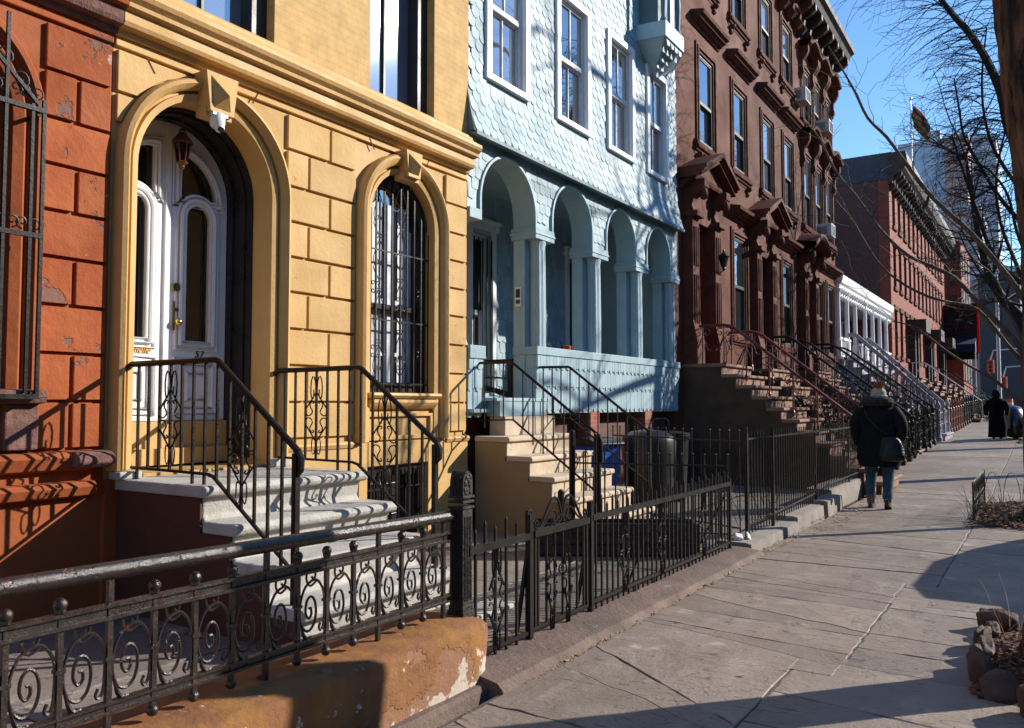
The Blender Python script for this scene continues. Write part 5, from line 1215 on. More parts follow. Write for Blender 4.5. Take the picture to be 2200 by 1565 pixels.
red_rail('plain black stair railing on the near side of the second brown stoop, behind the shrubs', 18.55, 'iron', 2.95, z2=1.15, orn=False, n=11); red_rail('plain black stair railing on the far side of the second brown stoop, behind the shrubs', 20.15, 'iron', 2.95, z2=1.15, orn=False, n=11)
brown_stoop('third brown stone stoop with black railings, below the curved door hood', 22.9, 24.6, 2.35, 11, .24, .205, 'stoop_brown', 'brownstone_dark', xf=-5.1)
red_rail('plain black stair railing on the near side of the third brown stoop', 22.95, 'iron', 3.05, z2=1.3, orn=False, n=11); red_rail('plain black stair railing on the far side of the third brown stoop', 24.55, 'iron', 3.05, z2=1.3, orn=False, n=11)
# ================= WHITE PORCH HOUSE =================
wh = thing('townhouse', 'house with a tall white columned porch and lacy brackets, past the brown houses', 'house', (-5.6, 33, 0), 'row houses along the street')
m = MB(); m.box(-7.2, 27.8, 0, -13, 38.4, 5.5); m.build('wall', 'porch_grey', wh)
m = MB(); m.box(-8.4, 27.9, 5.5, -13, 33.5, 11.5); m.build('rear_wall', 'siding', wh)
m = MB(); m.prism([(-7.3, 5.75), (-5.45, 5.52), (-5.45, 5.60), (-7.3, 5.85)], 27.8, 38.3, axis='Y'); m.box(-7.2, 27.8, 5.12, -5.5, 38.3, 5.16); m.build('porch_roof', 'porch_grey', wh)
m = MB(); run(m, [(-5.66, 5.18), (-5.50, 5.18), (-5.48, 5.30), (-5.42, 5.36), (-5.38, 5.50), (-5.36, 5.60), (-5.66, 5.62)], 27.8, 38.3); m.build('porch_beam', 'white_paint', wh)
yy = 28.0; m = MB()
while yy < 38.2:
    bracket(m, yy, 5.2, 4.85, .16, .07, -5.58)
    m.tube([(-5.52, yy + .18 + .13 * math.cos(a), 5.06 + .09 * math.sin(a)) for a in [math.pi * (1 + i / 6) for i in range(7)]], .022, 5); yy += .36
m.build('porch_lace', 'white_paint', wh)
for px in (1801, 1819.6, 1837, 1858, 1874, 1889, 1903):
    y = onX(px, 690, -5.55)[0]; m = MB(); m.box(-5.64, y - .09, 2.9, -5.46, y + .09, 3.5); m.lathe([(.08, 3.5), (.07, 4.6), (.065, 5.05), (.10, 5.1), (.11, 5.18)], (-5.55, y, 0), 10); m.build('column', 'white_paint', wh)
m = MB(); m.box(-7.2, 27.8, 2.7, -5.4, 38.3, 2.9); m.box(-7.19, 27.8, 0, -5.6, 38.3, 2.7); m.build('porch_floor', 'porch_grey', wh)
for y in (29.2, 31.4, 34.2, 36.6): sash(wh, -7.12, y, y + .9, 3.1, 4.95, 'white_weathered', 'glass_dark', mull=0)
m = MB(); yy = 27.9
for a, b in ((27.9, 29.6), (31.6, 38.2)):
    m.box(-5.60, a, 3.55, -5.50, b, 3.63); m.box(-5.58, a, 3.0, -5.52, b, 3.06); yy = a + .08
    while yy < b: m.lathe([(.02, 3.05), (.045, 3.2), (.02, 3.35), (.025, 3.55)], (-5.55, yy, 0), 6); yy += .16
m.build('porch_railing', 'white_paint', wh)
brown_stoop('pale stoop with white balustrades, below the tall white porch', 28.6, 30.9, 2.9, 11, .26, .235, 'porch_grey', 'porch_grey', xf=-5.2)
for Y, nm in ((28.55, 'thick white stair balustrade on the near side of the white porch steps'), (30.95, 'thick white stair balustrade on the far side of the white porch steps')):
    t = thing('stair_balustrade', nm, 'balustrade', (-4, Y, .3), 'stair railings'); m = MB()
    m.prism([(-5.4, 3.65), (-5.4, 3.78), (-5.15, 3.78), (-2.9, 1.58), (-2.9, 1.42), (-5.17, 3.64)], Y - .05, Y + .05, axis='Y'); m.prism([(-5.4, 3.0), (-5.2, 3.0), (-2.9, .75), (-2.9, .62), (-5.25, 2.88), (-5.4, 2.88)], Y - .04, Y + .04, axis='Y'); m.build('handrail', 'porch_grey', t)  # white balustrade; the grey puts its shade into the colour
    m = MB()
    for i in range(12): x = -5.1 + i * .19; z = .95 + (-2.9 - x) * .98; m.lathe([(.03, -.2), (.05, .1), (.03, .3), (.04, .58)], (x, Y, z - .1), 8)
    m.build('balusters', 'porch_grey', t)
def newel_fence(label, x, y0, y1, n, mt, hh=1.15, big=.08):
    t = thing('iron_fence', label, 'fence', (x, (y0 + y1) / 2, gz(y0)), 'iron fences along the yards')
    for i in range(n):
        y = y0 + (y1 - y0) * i / (n - 1); z = gz(y); m = MB()
        m.lathe([(big * 1.25, -.05), (big * 1.25, .12), (big * .9, .16), (big * .75, .3), (big, .42), (big * .7, .5), (big * .7, hh - .3), (big, hh - .22), (big * .55, hh - .18), (big * .95, hh - .08), (big * .7, hh), (.02, hh + .09)], (x, y, z), 10); m.build('newel', mt, t)
    m = MB(); y = y0
    while y < y1: m.bar((x, y, gz(y) + .05), (x, y, gz(y) + hh - .25), .022); y += .13
    for f in (.15, .5, hh - .3): m.tube([(x, y0, gz(y0) + f), (x, y1, gz(y1) + f)], .015, 5)
    m.build('bars', mt, t)
newel_fence('heavy black cast iron fence with turned posts, just past the walking woman', -2.75, 17.2, 21.2, 5, 'iron', 1.12)
newel_fence('black iron fence with slim posts, before the white posts', -2.78, 22.2, 26.6, 5, 'iron', 1.1, .07)
newel_fence('pale grey fence with two stout turned posts at the foot of the white porch steps', -2.8, 28.2, 31.0, 3, 'porch_grey', 1.15, .09)
newel_fence('dark red-brown fence beyond the white posts', -2.85, 32.5, 37.5, 6, 'red_iron', 1.1, .06)
newel_fence('farthest black iron fence in front of the red brick row', -2.9, 39, 52, 12, 'iron', 1.15, .07)
# ================= RED BRICK ROW =================
rb = thing('townhouse', 'long sunlit red brick row house with narrow tall windows and dark cornice', 'house', (-5.5, 49, 0), 'row houses along the street')
wy = [39.7 + 1.62 * i for i in range(13)]; flr = [(3.6, 5.6), (6.6, 8.4), (9.3, 10.9)]
m = MB(); m.prism(rect(38.5, 61, 0, 12.0), -5.5, -5.95, holes=[rect(c - .42, c + .42, a, b) for c in wy for a, b in flr]); m.build('wall', 'red_brick', rb)
m = MB(); m.box(-5.96, 38.51, 0, -16, 60.9, 11.6); m.build('side_wall', 'dark_brick', rb)
m = MB(); m.box(-5.4, 38.47, 11.2, -16, 38.6, 12.36); m.box(-15.9, 38.6, 12.2, -5.3, 61, 12.35); m.build('parapet', 'slate', rb)
for k in (0, 5, 9):
    a = 38.43 + [0, 0, 0, 0, 0, 8.1, 0, 0, 0, 15][k]; m = MB(); run(m, [(-5.52, 10.95), (-5.35, 11.0), (-5.3, 11.3), (-5.05, 11.45), (-4.85, 11.6), (-4.75, 11.9), (-4.8, 12.3), (-5.52, 12.34)], a, a + 7.2); y = a + .3
    while y < a + 7.1: bracket(m, y, 11.5, 10.7, .5, .16, -5.5); y += .75
    m.build('roof_cornice', 'cornice_dark', rb)
m = MB()
for c in wy:
    for a, b in flr: m.box(-5.5, c - .55, b, -5.44, c + .55, b + .2); m.mark(); m.box(-5.5, c - .5, a - .14, -5.42, c + .5, a); m.mark()
m.build_each('lintel', 'brownstone_trim', rb)
for c in wy:
    for a, b in flr:
        m = MB(); m.box(-5.70, c - .41, (a + b) / 2 - .03, -5.65, c + .41, (a + b) / 2 + .03); m.box(-5.70, c - .41, a, -5.64, c - .36, b); wq = m.build('window', 'dark_frame', rb); m = MB(); m.box(-5.74, c - .42, a, -5.71, c + .42, b); m.build('pane', 'glass_dark', wq)
m = MB()
for y in (44.2, 50.7, 57.2): m.box(-5.5, y - .9, 4.9, -4.7, y + .9, 5.5); m.box(-5.5, y - .7, 2.2, -5.2, y - .45, 4.9); m.box(-5.5, y + .45, 2.2, -5.2, y + .7, 4.9); m.box(-5.5, y - .44, 2.2, -5.45, y + .44, 4.9); m.mark()
m.build_each('doorcase', 'cornice_dark', rb)
for i, y in enumerate((42.6, 49.2, 55.8)):
    nm = ('nearest', 'middle', 'farthest')[i]
    brown_stoop(f'dark brown stoop of the red brick row, {nm} of three', y, y + 1.8, 2.7, 10, .26, .21, 'stoop_brown', 'brownstone_dark')
    red_rail(f'grey iron stair railing of the red brick row, {nm} of three', y, 'pole_metal' if i == 0 else 'iron', 3.4, z2=1.6, orn=False, n=9)
# things beyond
fb_ = thing('building', 'narrow sunlit orange brick building rising behind the black banner', 'building', (-6, 64, 1))
m = MB(); m.box(-12, 62.5, 0, -4.6, 70, 12.4); m.build('wall', 'red_brick', fb_); m = MB()
for i in range(3):
    for j in range(4): m.box(-4.62, 63.2 + i * 2.2, 3 + j * 2.4, -4.55, 64.2 + i * 2.2, 4.7 + j * 2.4); m.mark(); m.box(-6.9 + i * .8, 62.45, 6 + j * 1.7, -6.5 + i * .8, 62.52, 7.1 + j * 1.7); m.mark()
m.build_each('window', 'dark_frame', fb_)
bn = thing('banner_sign', 'black hanging banner with red letters reading NYC, red edged, above a navy awning', 'sign', (-5, 60, 8))
x0, z0 = onY(2008, 735, 59.9); x1, z1 = onY(2098, 652, 59.9)
m = MB(); m.box(x0, 59.9, z0 - 1.2, x1, 60.0, z1); m.build('cloth', 'black_cloth', bn); m = MB(); m.box(x1, 59.88, z0 - .8, x1 + .12, 60.02, z1 + .35); m.build('red_edge', 'red_cloth', bn)
xx, zz = onY(2052, 681, 59.85); text('NYC', 'lettering', 1.02, 'red_cloth', bn, (xx, 59.86, zz), (math.pi / 2, 0, 0), wide=1.05)
xx, zz = onY(2052, 700, 59.85)
m = MB()
for k in range(3): m.box(x0 + .25, 59.87, zz - k * .32, x1 - .2 - .25 * k, 59.88, zz - k * .32 + .07)
m.build('small_lines', 'red_cloth', bn)
aw = thing('awning', 'navy blue awning below the black banner', 'awning', (-5, 59, 5)); xa, za = onY(2020, 738, 58.5); xb_, zb_ = onY(2095, 752, 58.5)
m = MB(); m.add([(xa, 59.8, za + .4), (xb_, 59.8, za + .4), (xb_, 58.5, za - .1), (xa, 58.5, za - .1), (xb_, 58.5, zb_ - .1), (xa, 58.5, zb_ - .1), (xa, 59.8, zb_ - .1), (xb_, 59.8, zb_ - .1)], [(0, 1, 2, 3), (3, 2, 4, 5), (0, 3, 5, 6), (1, 2, 4, 7)]); m.build('cloth', 'navy_cloth', aw)
m = MB(); m.tube([(xa, 58.6, 1.0), (xa, 58.6, za)], .04, 6); m.tube([(xb_, 58.6, 1.0), (xb_, 58.6, za)], .04, 6); m.build('poles', 'pole_metal', aw)
def tower(name, label, Y, px0, px1, pyt, depth, mt, mech=False):
    xa, zt = onY(px0, pyt, Y); xb2, _ = onY(px1, pyt, Y); t = thing(name, label, 'tower block', ((xa + xb2) / 2, Y, 0), 'far tower blocks')
    m = MB(); m.box(xa, Y, -1, xb2, Y + depth, zt); m.build('wall', mt, t);     m = MB(); m.box(xa - .3, Y - .3, zt, xb2 + .3, Y + depth, zt + .6)
    if mech: m.box(xa + (xb2 - xa) * .45, Y + 2, zt, xb2 - 1, Y + 12, zt + 3.2)
    m.build('parapet', 'far_grey', t)
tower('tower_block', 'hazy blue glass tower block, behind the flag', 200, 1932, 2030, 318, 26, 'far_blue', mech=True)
tower('tower_block', 'red-brown tower block to the right of the blue one', 170, 2028, 2076, 300, 16, 'far_brown')
tower('tower_block', 'tall grey tower block behind the bare branches', 215, 2060, 2140, 305, 26, 'far_grey')
tower('tower_block', 'low dark brown block seen below the hazy towers, behind the brick row', 110, 2010, 2100, 460, 14, 'far_brown')
tower('tower_block', 'grey slatted building at the end of the street', 100, 2100, 2190, 590, 20, 'siding')
fp = thing('flagpole', 'tall white flagpole on the roof of the red brick row', 'flagpole', (-6, 47, 12)); x, zt = onY(1956, 212, 46)
m = MB(); m.tube([(x, 46, 12.3), (x, 46, zt)], [.05, .03], 8); m.ball((x, 46, zt), .08, 8); m.build('pole', 'pole_metal', fp)
fg = thing('flag', 'limp flag with red, black and green stripes on the rooftop pole', 'flag', (x, 46, zt - 1))
def flagpts(u, v):   # u across the cloth, v down the hoist
    d = u * .95; return (x + .05 + d * .80 + .05 * math.sin(v * 9 + u * 5), 46 + .12 * math.sin(u * 7 + v * 2) * (1 + u), zt - .30 - v * 1.15 - d * 1.0)
nu, nv = 8, 13
for nm, mt_, rows in (('red_stripes', 'red_cloth', (0, 4, 8, 12)), ('black_stripes', 'black_cloth', (2, 6, 10)), ('green_stripes', 'green_cloth', (1, 3, 5, 7, 9, 11))):
    m = MB()
    for r in rows:
        vs = []
        for j in (0, 1):
            for i in range(nu + 1): vs.append(flagpts(i / nu, (nv - 1 - r + j) / nv))
        b2 = [(a, b + .012, c) for a, b, c in vs]
        m.add(vs + b2, [(i, i + 1, nu + 2 + i, nu + 1 + i) for i in range(nu)] + [(2 * nu + 2 + i, 2 * nu + 3 + i, 3 * nu + 4 + i, 3 * nu + 3 + i) for i in range(nu)])
    m.build(nm, mt_, fg)
# signals, barrel, pole at the crossing
def signal(px, py, Y, label):
    x, z = onY(px, py, Y); t = thing('traffic_light', label, 'traffic light', (x, Y, z), 'signals at the crossing'); m = MB(); m.box(x - .22, Y, z - .5, x + .22, Y + .3, z + .5); m.build('housing', 'plastic_orange', t, bevel=.03)
    m = MB()
    for k in (-1, 0, 1): m.tube([(x, Y - .02, z + k * .3), (x, Y - .10, z + k * .3)], .11, 10)
    m.build('lenses', 'plastic_black', t); m = MB(); m.tube([(x, Y + .15, z + .5), (x + .2, Y + .15, z + 1.2), (x + 2, Y + .2, z + 1.3)], .05, 6); m.build('arm', 'pole_metal', t)
signal(2128, 788, 71, 'orange traffic light at the far crossing, the higher one'); signal(2156, 824, 71, 'orange pedestrian signal at the far crossing, the lower one')
x, z = onY(2149, 880, 70); t = thing('street_pole', 'slim pale street pole at the far crossing', 'pole', (x, 70, 1)); m = MB(); m.tube([(x, 70, .9), (x, 70, 12)], [.14, .09], 8); m.lathe([(.24, .9), (.22, 1.6), (.14, 1.7)], (x, 70, 0), 8); m.build('pole', 'pole_metal', t)
x, z = onY(2166, 872, 60); t = thing('traffic_barrel', 'orange and white striped traffic barrel near the far crossing', 'traffic barrel', (x, 60, z - .5))
m = MB(); m.lathe([(.33, -.5), (.31, -.3)], (x, 60, z), 12); m.lathe([(.30, -.14), (.28, .06)], (x, 60, z), 12); m.lathe([(.27, .2), (.25, .42)], (x, 60, z), 12); m.build('orange_bands', 'plastic_orange', t); m = MB(); m.lathe([(.31, -.3), (.30, -.14)], (x, 60, z), 12); m.lathe([(.28, .06), (.27, .2)], (x, 60, z), 12); m.build('white_bands', 'white_plastic', t)
# ================= PEOPLE =================
from mathutils import noise as mnoise
def loft(m, rings, n=20, smooth=True, fold=0):
    if fold:
        rings = smooth_pts(rings, 5)
    vs = []; fs = []
    for cx, cy, z, rx, ry, rz in rings:
        for k in range(n):
            a = 2 * math.pi * k / n; ux, uy = rx * math.cos(a), ry * math.sin(a)
            if fold:
                q = 1 + fold * mnoise.noise(Vector((math.cos(a) * 2.2, math.sin(a) * 2.2, z * 9))) + fold * .8 * mnoise.noise(Vector((math.cos(a) * 5, math.sin(a) * 5, z * 3 + 7))); ux *= q; uy *= q
            vs.append((cx + ux * math.cos(rz) - uy * math.sin(rz), cy + ux * math.sin(rz) + uy * math.cos(rz), z))
    for i in range(len(rings) - 1):
        for k in range(n): fs.append((i * n + k, i * n + (k + 1) % n, (i + 1) * n + (k + 1) % n, (i + 1) * n + k))
    m.add(vs, fs, smooth); b = len(m.v) - len(vs); m.f += [tuple(b + k for k in range(n - 1, -1, -1)), tuple(b + (len(rings) - 1) * n + k for k in range(n))]; m.s += [False, False]
def skin_body(parent, joints, edges, mt='skin'):
    me = bpy.data.meshes.new('body'); me.from_pydata([Vector(j[0]) for j in joints], edges, []); o = bpy.data.objects.new('body', me); COL.objects.link(o); o.parent = parent; o.location = -parent.location
    sk = o.modifiers.new('skin', 'SKIN'); me.materials.append(MT[mt])
    for v, j in zip(me.skin_vertices[0].data, joints): v.radius = (j[1], j[1])
    me.skin_vertices[0].data[0].use_root = True; sk.use_smooth_shade = True
    s = o.modifiers.new('sub', 'SUBSURF'); s.levels = 1; s.render_levels = 2; return o
PX, PY = -2.0, 12.55; g0 = gz(PY)
ps = thing('person', 'woman walking away in a black fur hooded parka, jeans and a hat with orange bobble', 'person', (PX, PY, g0))
# local frame: she walks along +Y; left foot forward, right heel lifting
L = lambda x, y, z: (PX + x, PY + y, g0 + z)
J = [(L(0, 0, .92), .13), (L(0, 0, 1.15), .13), (L(0, .01, 1.36), .12), (L(0, .02, 1.46), .055), (L(0, .03, 1.56), .085), (L(0, .035, 1.64), .07),
     (L(-.17, .0, 1.36), .06), (L(-.25, -.02, 1.12), .045), (L(-.24, .06, .92), .035), (L(-.235, .08, .84), .028),
     (L(.17, .0, 1.36), .06), (L(.27, -.02, 1.12), .045), (L(.25, .10, .96), .035), (L(.22, .16, .92), .028),
     (L(-.10, .0, .84), .095), (L(-.10, .06, .48), .06), (L(-.10, .05, .10), .042), (L(-.10, .14, .05), .035),
     (L(.10, .0, .84), .095), (L(.11, .03, .48), .06), (L(.115, -.10, .14), .042), (L(.12, -.02, .06), .035)]
E_ = [(0, 1), (1, 2), (2, 3), (3, 4), (4, 5), (2, 6), (6, 7), (7, 8), (8, 9), (2, 10), (10, 11), (11, 12), (12, 13), (0, 14), (14, 15), (15, 16), (16, 17), (0, 18), (18, 19), (19, 20), (20, 21)]
for h, (bx, by, bz), s in ((9, (-.235, .08, .84), -1), (13, (.22, .16, .92), 1)):
    for k in range(4):
        i = len(J); oy = -.022 + .015 * k
        J += [(L(bx, by + oy + .01, bz - .05), .010), (L(bx - s * .012, by + oy + .02, bz - .085 + abs(k - 1.5) * .006), .008)]; E_ += [(h, i), (i, i + 1)]
    i = len(J); J += [(L(bx - s * .02, by + .03, bz - .03), .010), (L(bx - s * .035, by + .035, bz - .06), .008)]; E_ += [(h, i), (i, i + 1)]
skin_body(ps, J, E_)
m = MB(); loft(m, [(PX + .0, PY, g0 + .59, .25, .20, 0), (PX + .005, PY, g0 + .66, .27, .215, .05), (PX, PY, g0 + .80, .27, .21, 0), (PX, PY, g0 + 1.0, .25, .19, 0), (PX, PY, g0 + 1.15, .235, .175, 0), (PX, PY, g0 + 1.30, .24, .165, 0), (PX, PY, g0 + 1.40, .20, .145, 0), (PX, PY + .01, g0 + 1.47, .12, .11, 0)], 48, fold=.14)
for s, pts in ((-1, [(-.19, 0, 1.38), (-.27, -.02, 1.22), (-.285, .0, 1.06), (-.26, .05, .88)]), (1, [(.19, 0, 1.38), (.285, -.02, 1.22), (.305, -.01, 1.08), (.27, .08, .97)])):
    m.tube([L(*p) for p in smooth_pts(pts, 4)], [.085, .088, .09, .09, .088, .085, .082, .08, .076, .072, .068, .06, .058], 14)
for z in (.9, 1.05, 1.2): m.tube([(PX + (.25 - (z - .9) * .05) * math.cos(a), PY + (.193 - (z - .9) * .05) * math.sin(a), g0 + z) for a in [2 * math.pi * i / 24 for i in range(24)]], .006, 5, closed=True)
m.build('parka', 'jacket', ps)
m = MB(); rr = []
for i in range(22): a = 2 * math.pi * i / 22; rr.append((PX + .155 * math.cos(a), PY - .03 + .12 * math.sin(a), g0 + 1.47 - .035 * math.sin(a) + .015 * math.cos(2 * a)))
m.tube(rr, [.062 + .008 * R.random() for _ in rr], 10, closed=True)
for i in range(420):
    a = R.uniform(0, 6.283); b = R.uniform(0, 6.283); c = Vector((PX + (.155 + .06 * math.cos(b)) * math.cos(a), PY - .03 + (.12 + .06 * math.cos(b)) * math.sin(a), g0 + 1.47 - .035 * math.sin(a) + .06 * math.sin(b)))
    d = (c - Vector((PX + .155 * math.cos(a), PY - .03 + .12 * math.sin(a), g0 + 1.47))).normalized(); q = c + d * R.uniform(.015, .035) + Vector((R.uniform(-.01, .01), R.uniform(-.01, .01), -.008)); m.tube([c, q], [.003, .0006], 3, caps=False)
m.build('fur_hood', 'fur', ps)
m = MB(); m.ball((PX + .01, PY + .02, g0 + 1.60), .105, 16, (1, 1, 1.0)); m.tube([(PX + .01 + .105 * math.cos(a), PY + .02 + .105 * math.sin(a), g0 + 1.57) for a in [2 * math.pi * i / 18 for i in range(18)]], .016, 6, closed=True); m.build('knit_hat', 'knit', ps)
m = MB(); c0 = Vector((PX + .02, PY + .0, g0 + 1.715)); m.ball(c0, .05, 12)
for i in range(500):
    d = Vector((R.gauss(0, 1), R.gauss(0, 1), R.gauss(0, 1))).normalized(); m.tube([c0 + d * .04, c0 + d * R.uniform(.065, .088)], [.003, .0008], 3, caps=False)
m.build('hat_bobble', 'pompom', ps)
for s, pts, rr in ((-1, [(-.10, 0, .84), (-.105, .03, .66), (-.115, .06, .48), (-.12, .05, .30), (-.12, .045, .15)], [.11, .10, .078, .066, .06]), (1, [(.10, 0, .84), (.11, .02, .66), (.115, .03, .48), (.115, -.04, .30), (.115, -.09, .17)], [.11, .10, .078, .066, .06])):
    m = MB(); sp = smooth_pts(pts, 4); n_ = len(sp); m.tube([L(*p) for p in sp], [rr[min(4, int(i / 4))] + (rr[min(4, int(i / 4) + 1)] - rr[min(4, int(i / 4))]) * (i % 4) / 4 + .003 * math.sin(i * 2.3) for i in range(n_)], 14)
    e = sp[-1]; m.tube([L(e[0], e[1], e[2] - .02), L(e[0], e[1] + .002, e[2] + .035)], .065, 14); m.build('jeans', 'denim', ps)
for s, bx, by, bz, rx in ((-1, -.12, .045, 0, 0), (1, .115, -.09, .03, .45)):
    m = MB(); c, q = math.cos(rx), math.sin(rx)
    def B(x, y, z): return L(bx + x, by + y * c + z * q * .3, bz + z * c - y * q + (.0))
    m.tube([B(0, -.02, .20), B(0, -.02, .12), B(0, -.01, .07)], [.056, .052, .05], 12)
    vs = []; n_ = 16
    for (zz, k) in ((.0, 1), (.035, 1.0), (.07, .88), (.10, .6)):
        for i in range(n_): a = 2 * math.pi * i / n_; vs.append(B(.047 * k * math.cos(a), .045 + .135 * k * math.sin(a) - (1 - k) * .08, zz))
    m.add(vs, [(j * n_ + i, j * n_ + (i + 1) % n_, (j + 1) * n_ + (i + 1) % n_, (j + 1) * n_ + i) for j in range(3) for i in range(n_)] + [tuple(range(n_)), tuple(range(3 * n_, 4 * n_))], True)
    m.box(0, 0, 0, 0, 0, 0) if 0 else None
    o = m.build('boot', 'boot', ps)
    m = MB()
    for k in range(5): m.tube([B(-.03, -.07 + .0, .06 + k * .03), B(.03, -.07, .07 + k * .03)], .005, 5)
    m.build('laces', 'knit', o)
hb = thing('handbag', 'shiny black shoulder bag hanging at the right hip of the woman in the parka', 'bag', (PX + .24, PY - .18, g0 + .8))
m = MB(); loft(m, [(PX + .20, PY - .20, g0 + .67, .13, .035, .35), (PX + .21, PY - .21, g0 + .69, .165, .05, .38), (PX + .20, PY - .22, g0 + .76, .175, .065, .3), (PX + .205, PY - .20, g0 + .84, .15, .045, .4), (PX + .19, PY - .20, g0 + .93, .14, .04, .32), (PX + .185, PY - .20, g0 + .97, .12, .03, .35), (PX + .18, PY - .19, g0 + 1.02, .07, .02, .35)], 18); m.build('body', 'leather', hb, subs=1)
m = MB()
for k in range(4): x_ = PX + .10 + k * .075; y_ = PY - .28 + k * .045; m.tube([(x_ + .01, y_ + .02, g0 + .95), (x_ - .01, y_ - .01, g0 + .82), (x_ + .005, y_ + .01, g0 + .70)], .011, 6)
m.build('folds', 'leather', hb)
m = MB(); m.tube(smooth_pts([L(.14, -.17, 1.03), L(.0, -.20, 1.15), L(-.10, -.185, 1.27), L(-.14, -.14, 1.38), L(-.13, .0, 1.45)], 4), .010, 6); m.tube(smooth_pts([L(.28, -.10, 1.02), L(.30, -.08, 1.2), L(.22, -.02, 1.40)], 4), .008, 6); m.build('strap', 'leather', hb)
# distant dark robed figure
fx, fy = onZ_ = (-1.30, 29.2); fz = gz(fy); p2 = thing('person', 'distant figure in a long dark hooded coat standing beside the far tree pit, in shade', 'person', (fx, fy, fz))
L2 = lambda x, y, z: (fx + x, fy + y, fz + z)
skin_body(p2, [(L2(0, 0, .8), .12), (L2(0, 0, 1.1), .12), (L2(0, 0, 1.3), .05), (L2(0, .01, 1.42), .09), (L2(-.16, 0, 1.2), .05), (L2(-.2, -.05, .95), .04), (L2(-.12, -.14, .85), .03), (L2(.16, 0, 1.2), .05), (L2(.2, -.05, .95), .04), (L2(.12, -.14, .85), .03), (L2(-.09, 0, .4), .07), (L2(-.09, 0, .05), .045), (L2(.09, 0, .4), .07), (L2(.09, 0, .05), .045)],
          [(0, 1), (1, 2), (2, 3), (1, 4), (4, 5), (5, 6), (1, 7), (7, 8), (8, 9), (0, 10), (10, 11), (0, 12), (12, 13)], 'jacket')
m = MB(); loft(m, [(fx, fy, fz + .10, .25, .20, 0), (fx + .02, fy, fz + .4, .25, .2, .1), (fx, fy, fz + .75, .22, .18, 0), (fx, fy, fz + .95, .19, .15, 0), (fx, fy, fz + 1.15, .23, .15, 0), (fx, fy, fz + 1.25, .20, .13, 0), (fx, fy, fz + 1.32, .08, .08, 0)], 18)
for s in (-1, 1): m.tube([(fx + s * .2, fy, fz + 1.2), (fx + s * .29, fy - .02, fz + 1.0), (fx + s * .27, fy - .08, fz + .78)], [.07, .07, .055], 10); m.build('long_coat', 'jacket', p2)
m = MB(); m.ball((fx, fy, fz + 1.42), .125, 12, (1, 1, 1.2)); m.build('hood', 'jacket', p2)
t = thing('car_stand_in', 'dark blue lumpy mass standing in for a car, behind the distant figure', 'car stand-in', (-.95, 30.0, gz(30))); m = MB(); q = gz(30)  # lumpy mass put in place of a half hidden dark car
loft(m, [(-.85, 30.3, q + .0, .42, .75, 0), (-.85, 30.3, q + .5, .42, .75, 0), (-.88, 30.3, q + .85, .34, .6, 0), (-.9, 30.2, q + 1.0, .22, .35, 0), (-.9, 30.1, q + 1.05, .08, .1, 0)], 18); m.build('cover', 'car_blue', t, subs=1)
# ================= TREES =================
def twig(m, p, d, ln, r, depth, spread=.5, droop=0., kids=3, seg=5, curl=.18, minr=.0025, side=None):
    pts = [p]; rs = [r]; dirs = []; q = p.copy(); dd = d.normalized()
    for i in range(seg):
        dd = (dd + Vector((R.gauss(0, curl), R.gauss(0, curl), R.gauss(0, curl) - droop))).normalized(); q = q + dd * ln / seg
        pts.append(q.copy()); rs.append(max(minr, r * (1 - .75 * (i + 1) / seg))); dirs.append(dd.copy())
    m.tube(pts, rs, 5 if r > .012 else 3, caps=False)
    if depth <= 0: return
    for k in range(kids):
        i = R.randint(1, seg); a = dirs[i - 1]; o = Vector((R.gauss(0, 1), R.gauss(0, 1), R.gauss(0, 1)))
        if side: o = o + side * 1.2
        o = (o - a * o.dot(a)).normalized()
        twig(m, pts[i], a * (1 - spread) + o * spread * 1.4 + Vector((0, 0, .1)), ln * R.uniform(.45, .7), rs[i] * .75, depth - 1, spread, droop, kids, seg, curl, minr, side)
def spurs(m, pts, r):
    for a, b in zip(pts, pts[1:]):
        a = Vector(a); b = Vector(b); n = max(1, int((b - a).length / .09))
        for i in range(n): c = a.lerp(b, i / n); d = Vector((R.gauss(0, 1), R.gauss(0, 1), R.gauss(0, 1))).normalized(); m.tube([c, c + d * .03], [r * 1.3, r], 3, caps=False)
# near tree at the right edge
t1 = thing('street_tree', 'thick rough barked trunk at the right edge, rising from the stone edged pit', 'tree', (.04, 5.35, 0), 'street trees')
m = MB(); from mathutils import noise as mno
n = 110; st = []
for i in range(n + 1):
    z = -.1 + 8.5 * i / n; cx = .085 + (-.10 * min(1, max(0, (z - 2.4) / 1.6)) ** 1.0 if z > 2.4 else .0) - .012 * z * .3; r = .195 + .07 * math.exp(-max(z, 0) * 3.5) + .012 * math.exp(-((z - 3.7) / .7) ** 2) - .008 * z
    st.append((cx, 5.35 + .02 * z, z, r))
K = 84; vs = []; fs = []
for i, (cx, cy_, z, r) in enumerate(st):
    for k in range(K):
        a = 2 * math.pi * k / K; q_ = Vector((math.cos(a) * 5.5, math.sin(a) * 5.5, z * 1.5)); rr = r * (1 + .13 * (abs(mno.noise(q_)) - .2) + .10 * (abs(mno.noise(q_ * 2.3)) - .2) + .05 * mno.noise(q_ * 6) + .10 * mno.noise(Vector((math.cos(a), math.sin(a), z * .7)))); vs.append((cx + rr * math.cos(a), cy_ + rr * math.sin(a), z))
for i in range(n):
    for k in range(K): fs.append((i * K + k, i * K + (k + 1) % K, (i + 1) * K + (k + 1) % K, (i + 1) * K + k))
m.add(vs, fs, True); m.build('trunk', 'bark', t1, auto=80)
m = MB(); top = Vector((-.08, 5.5, 5.2))
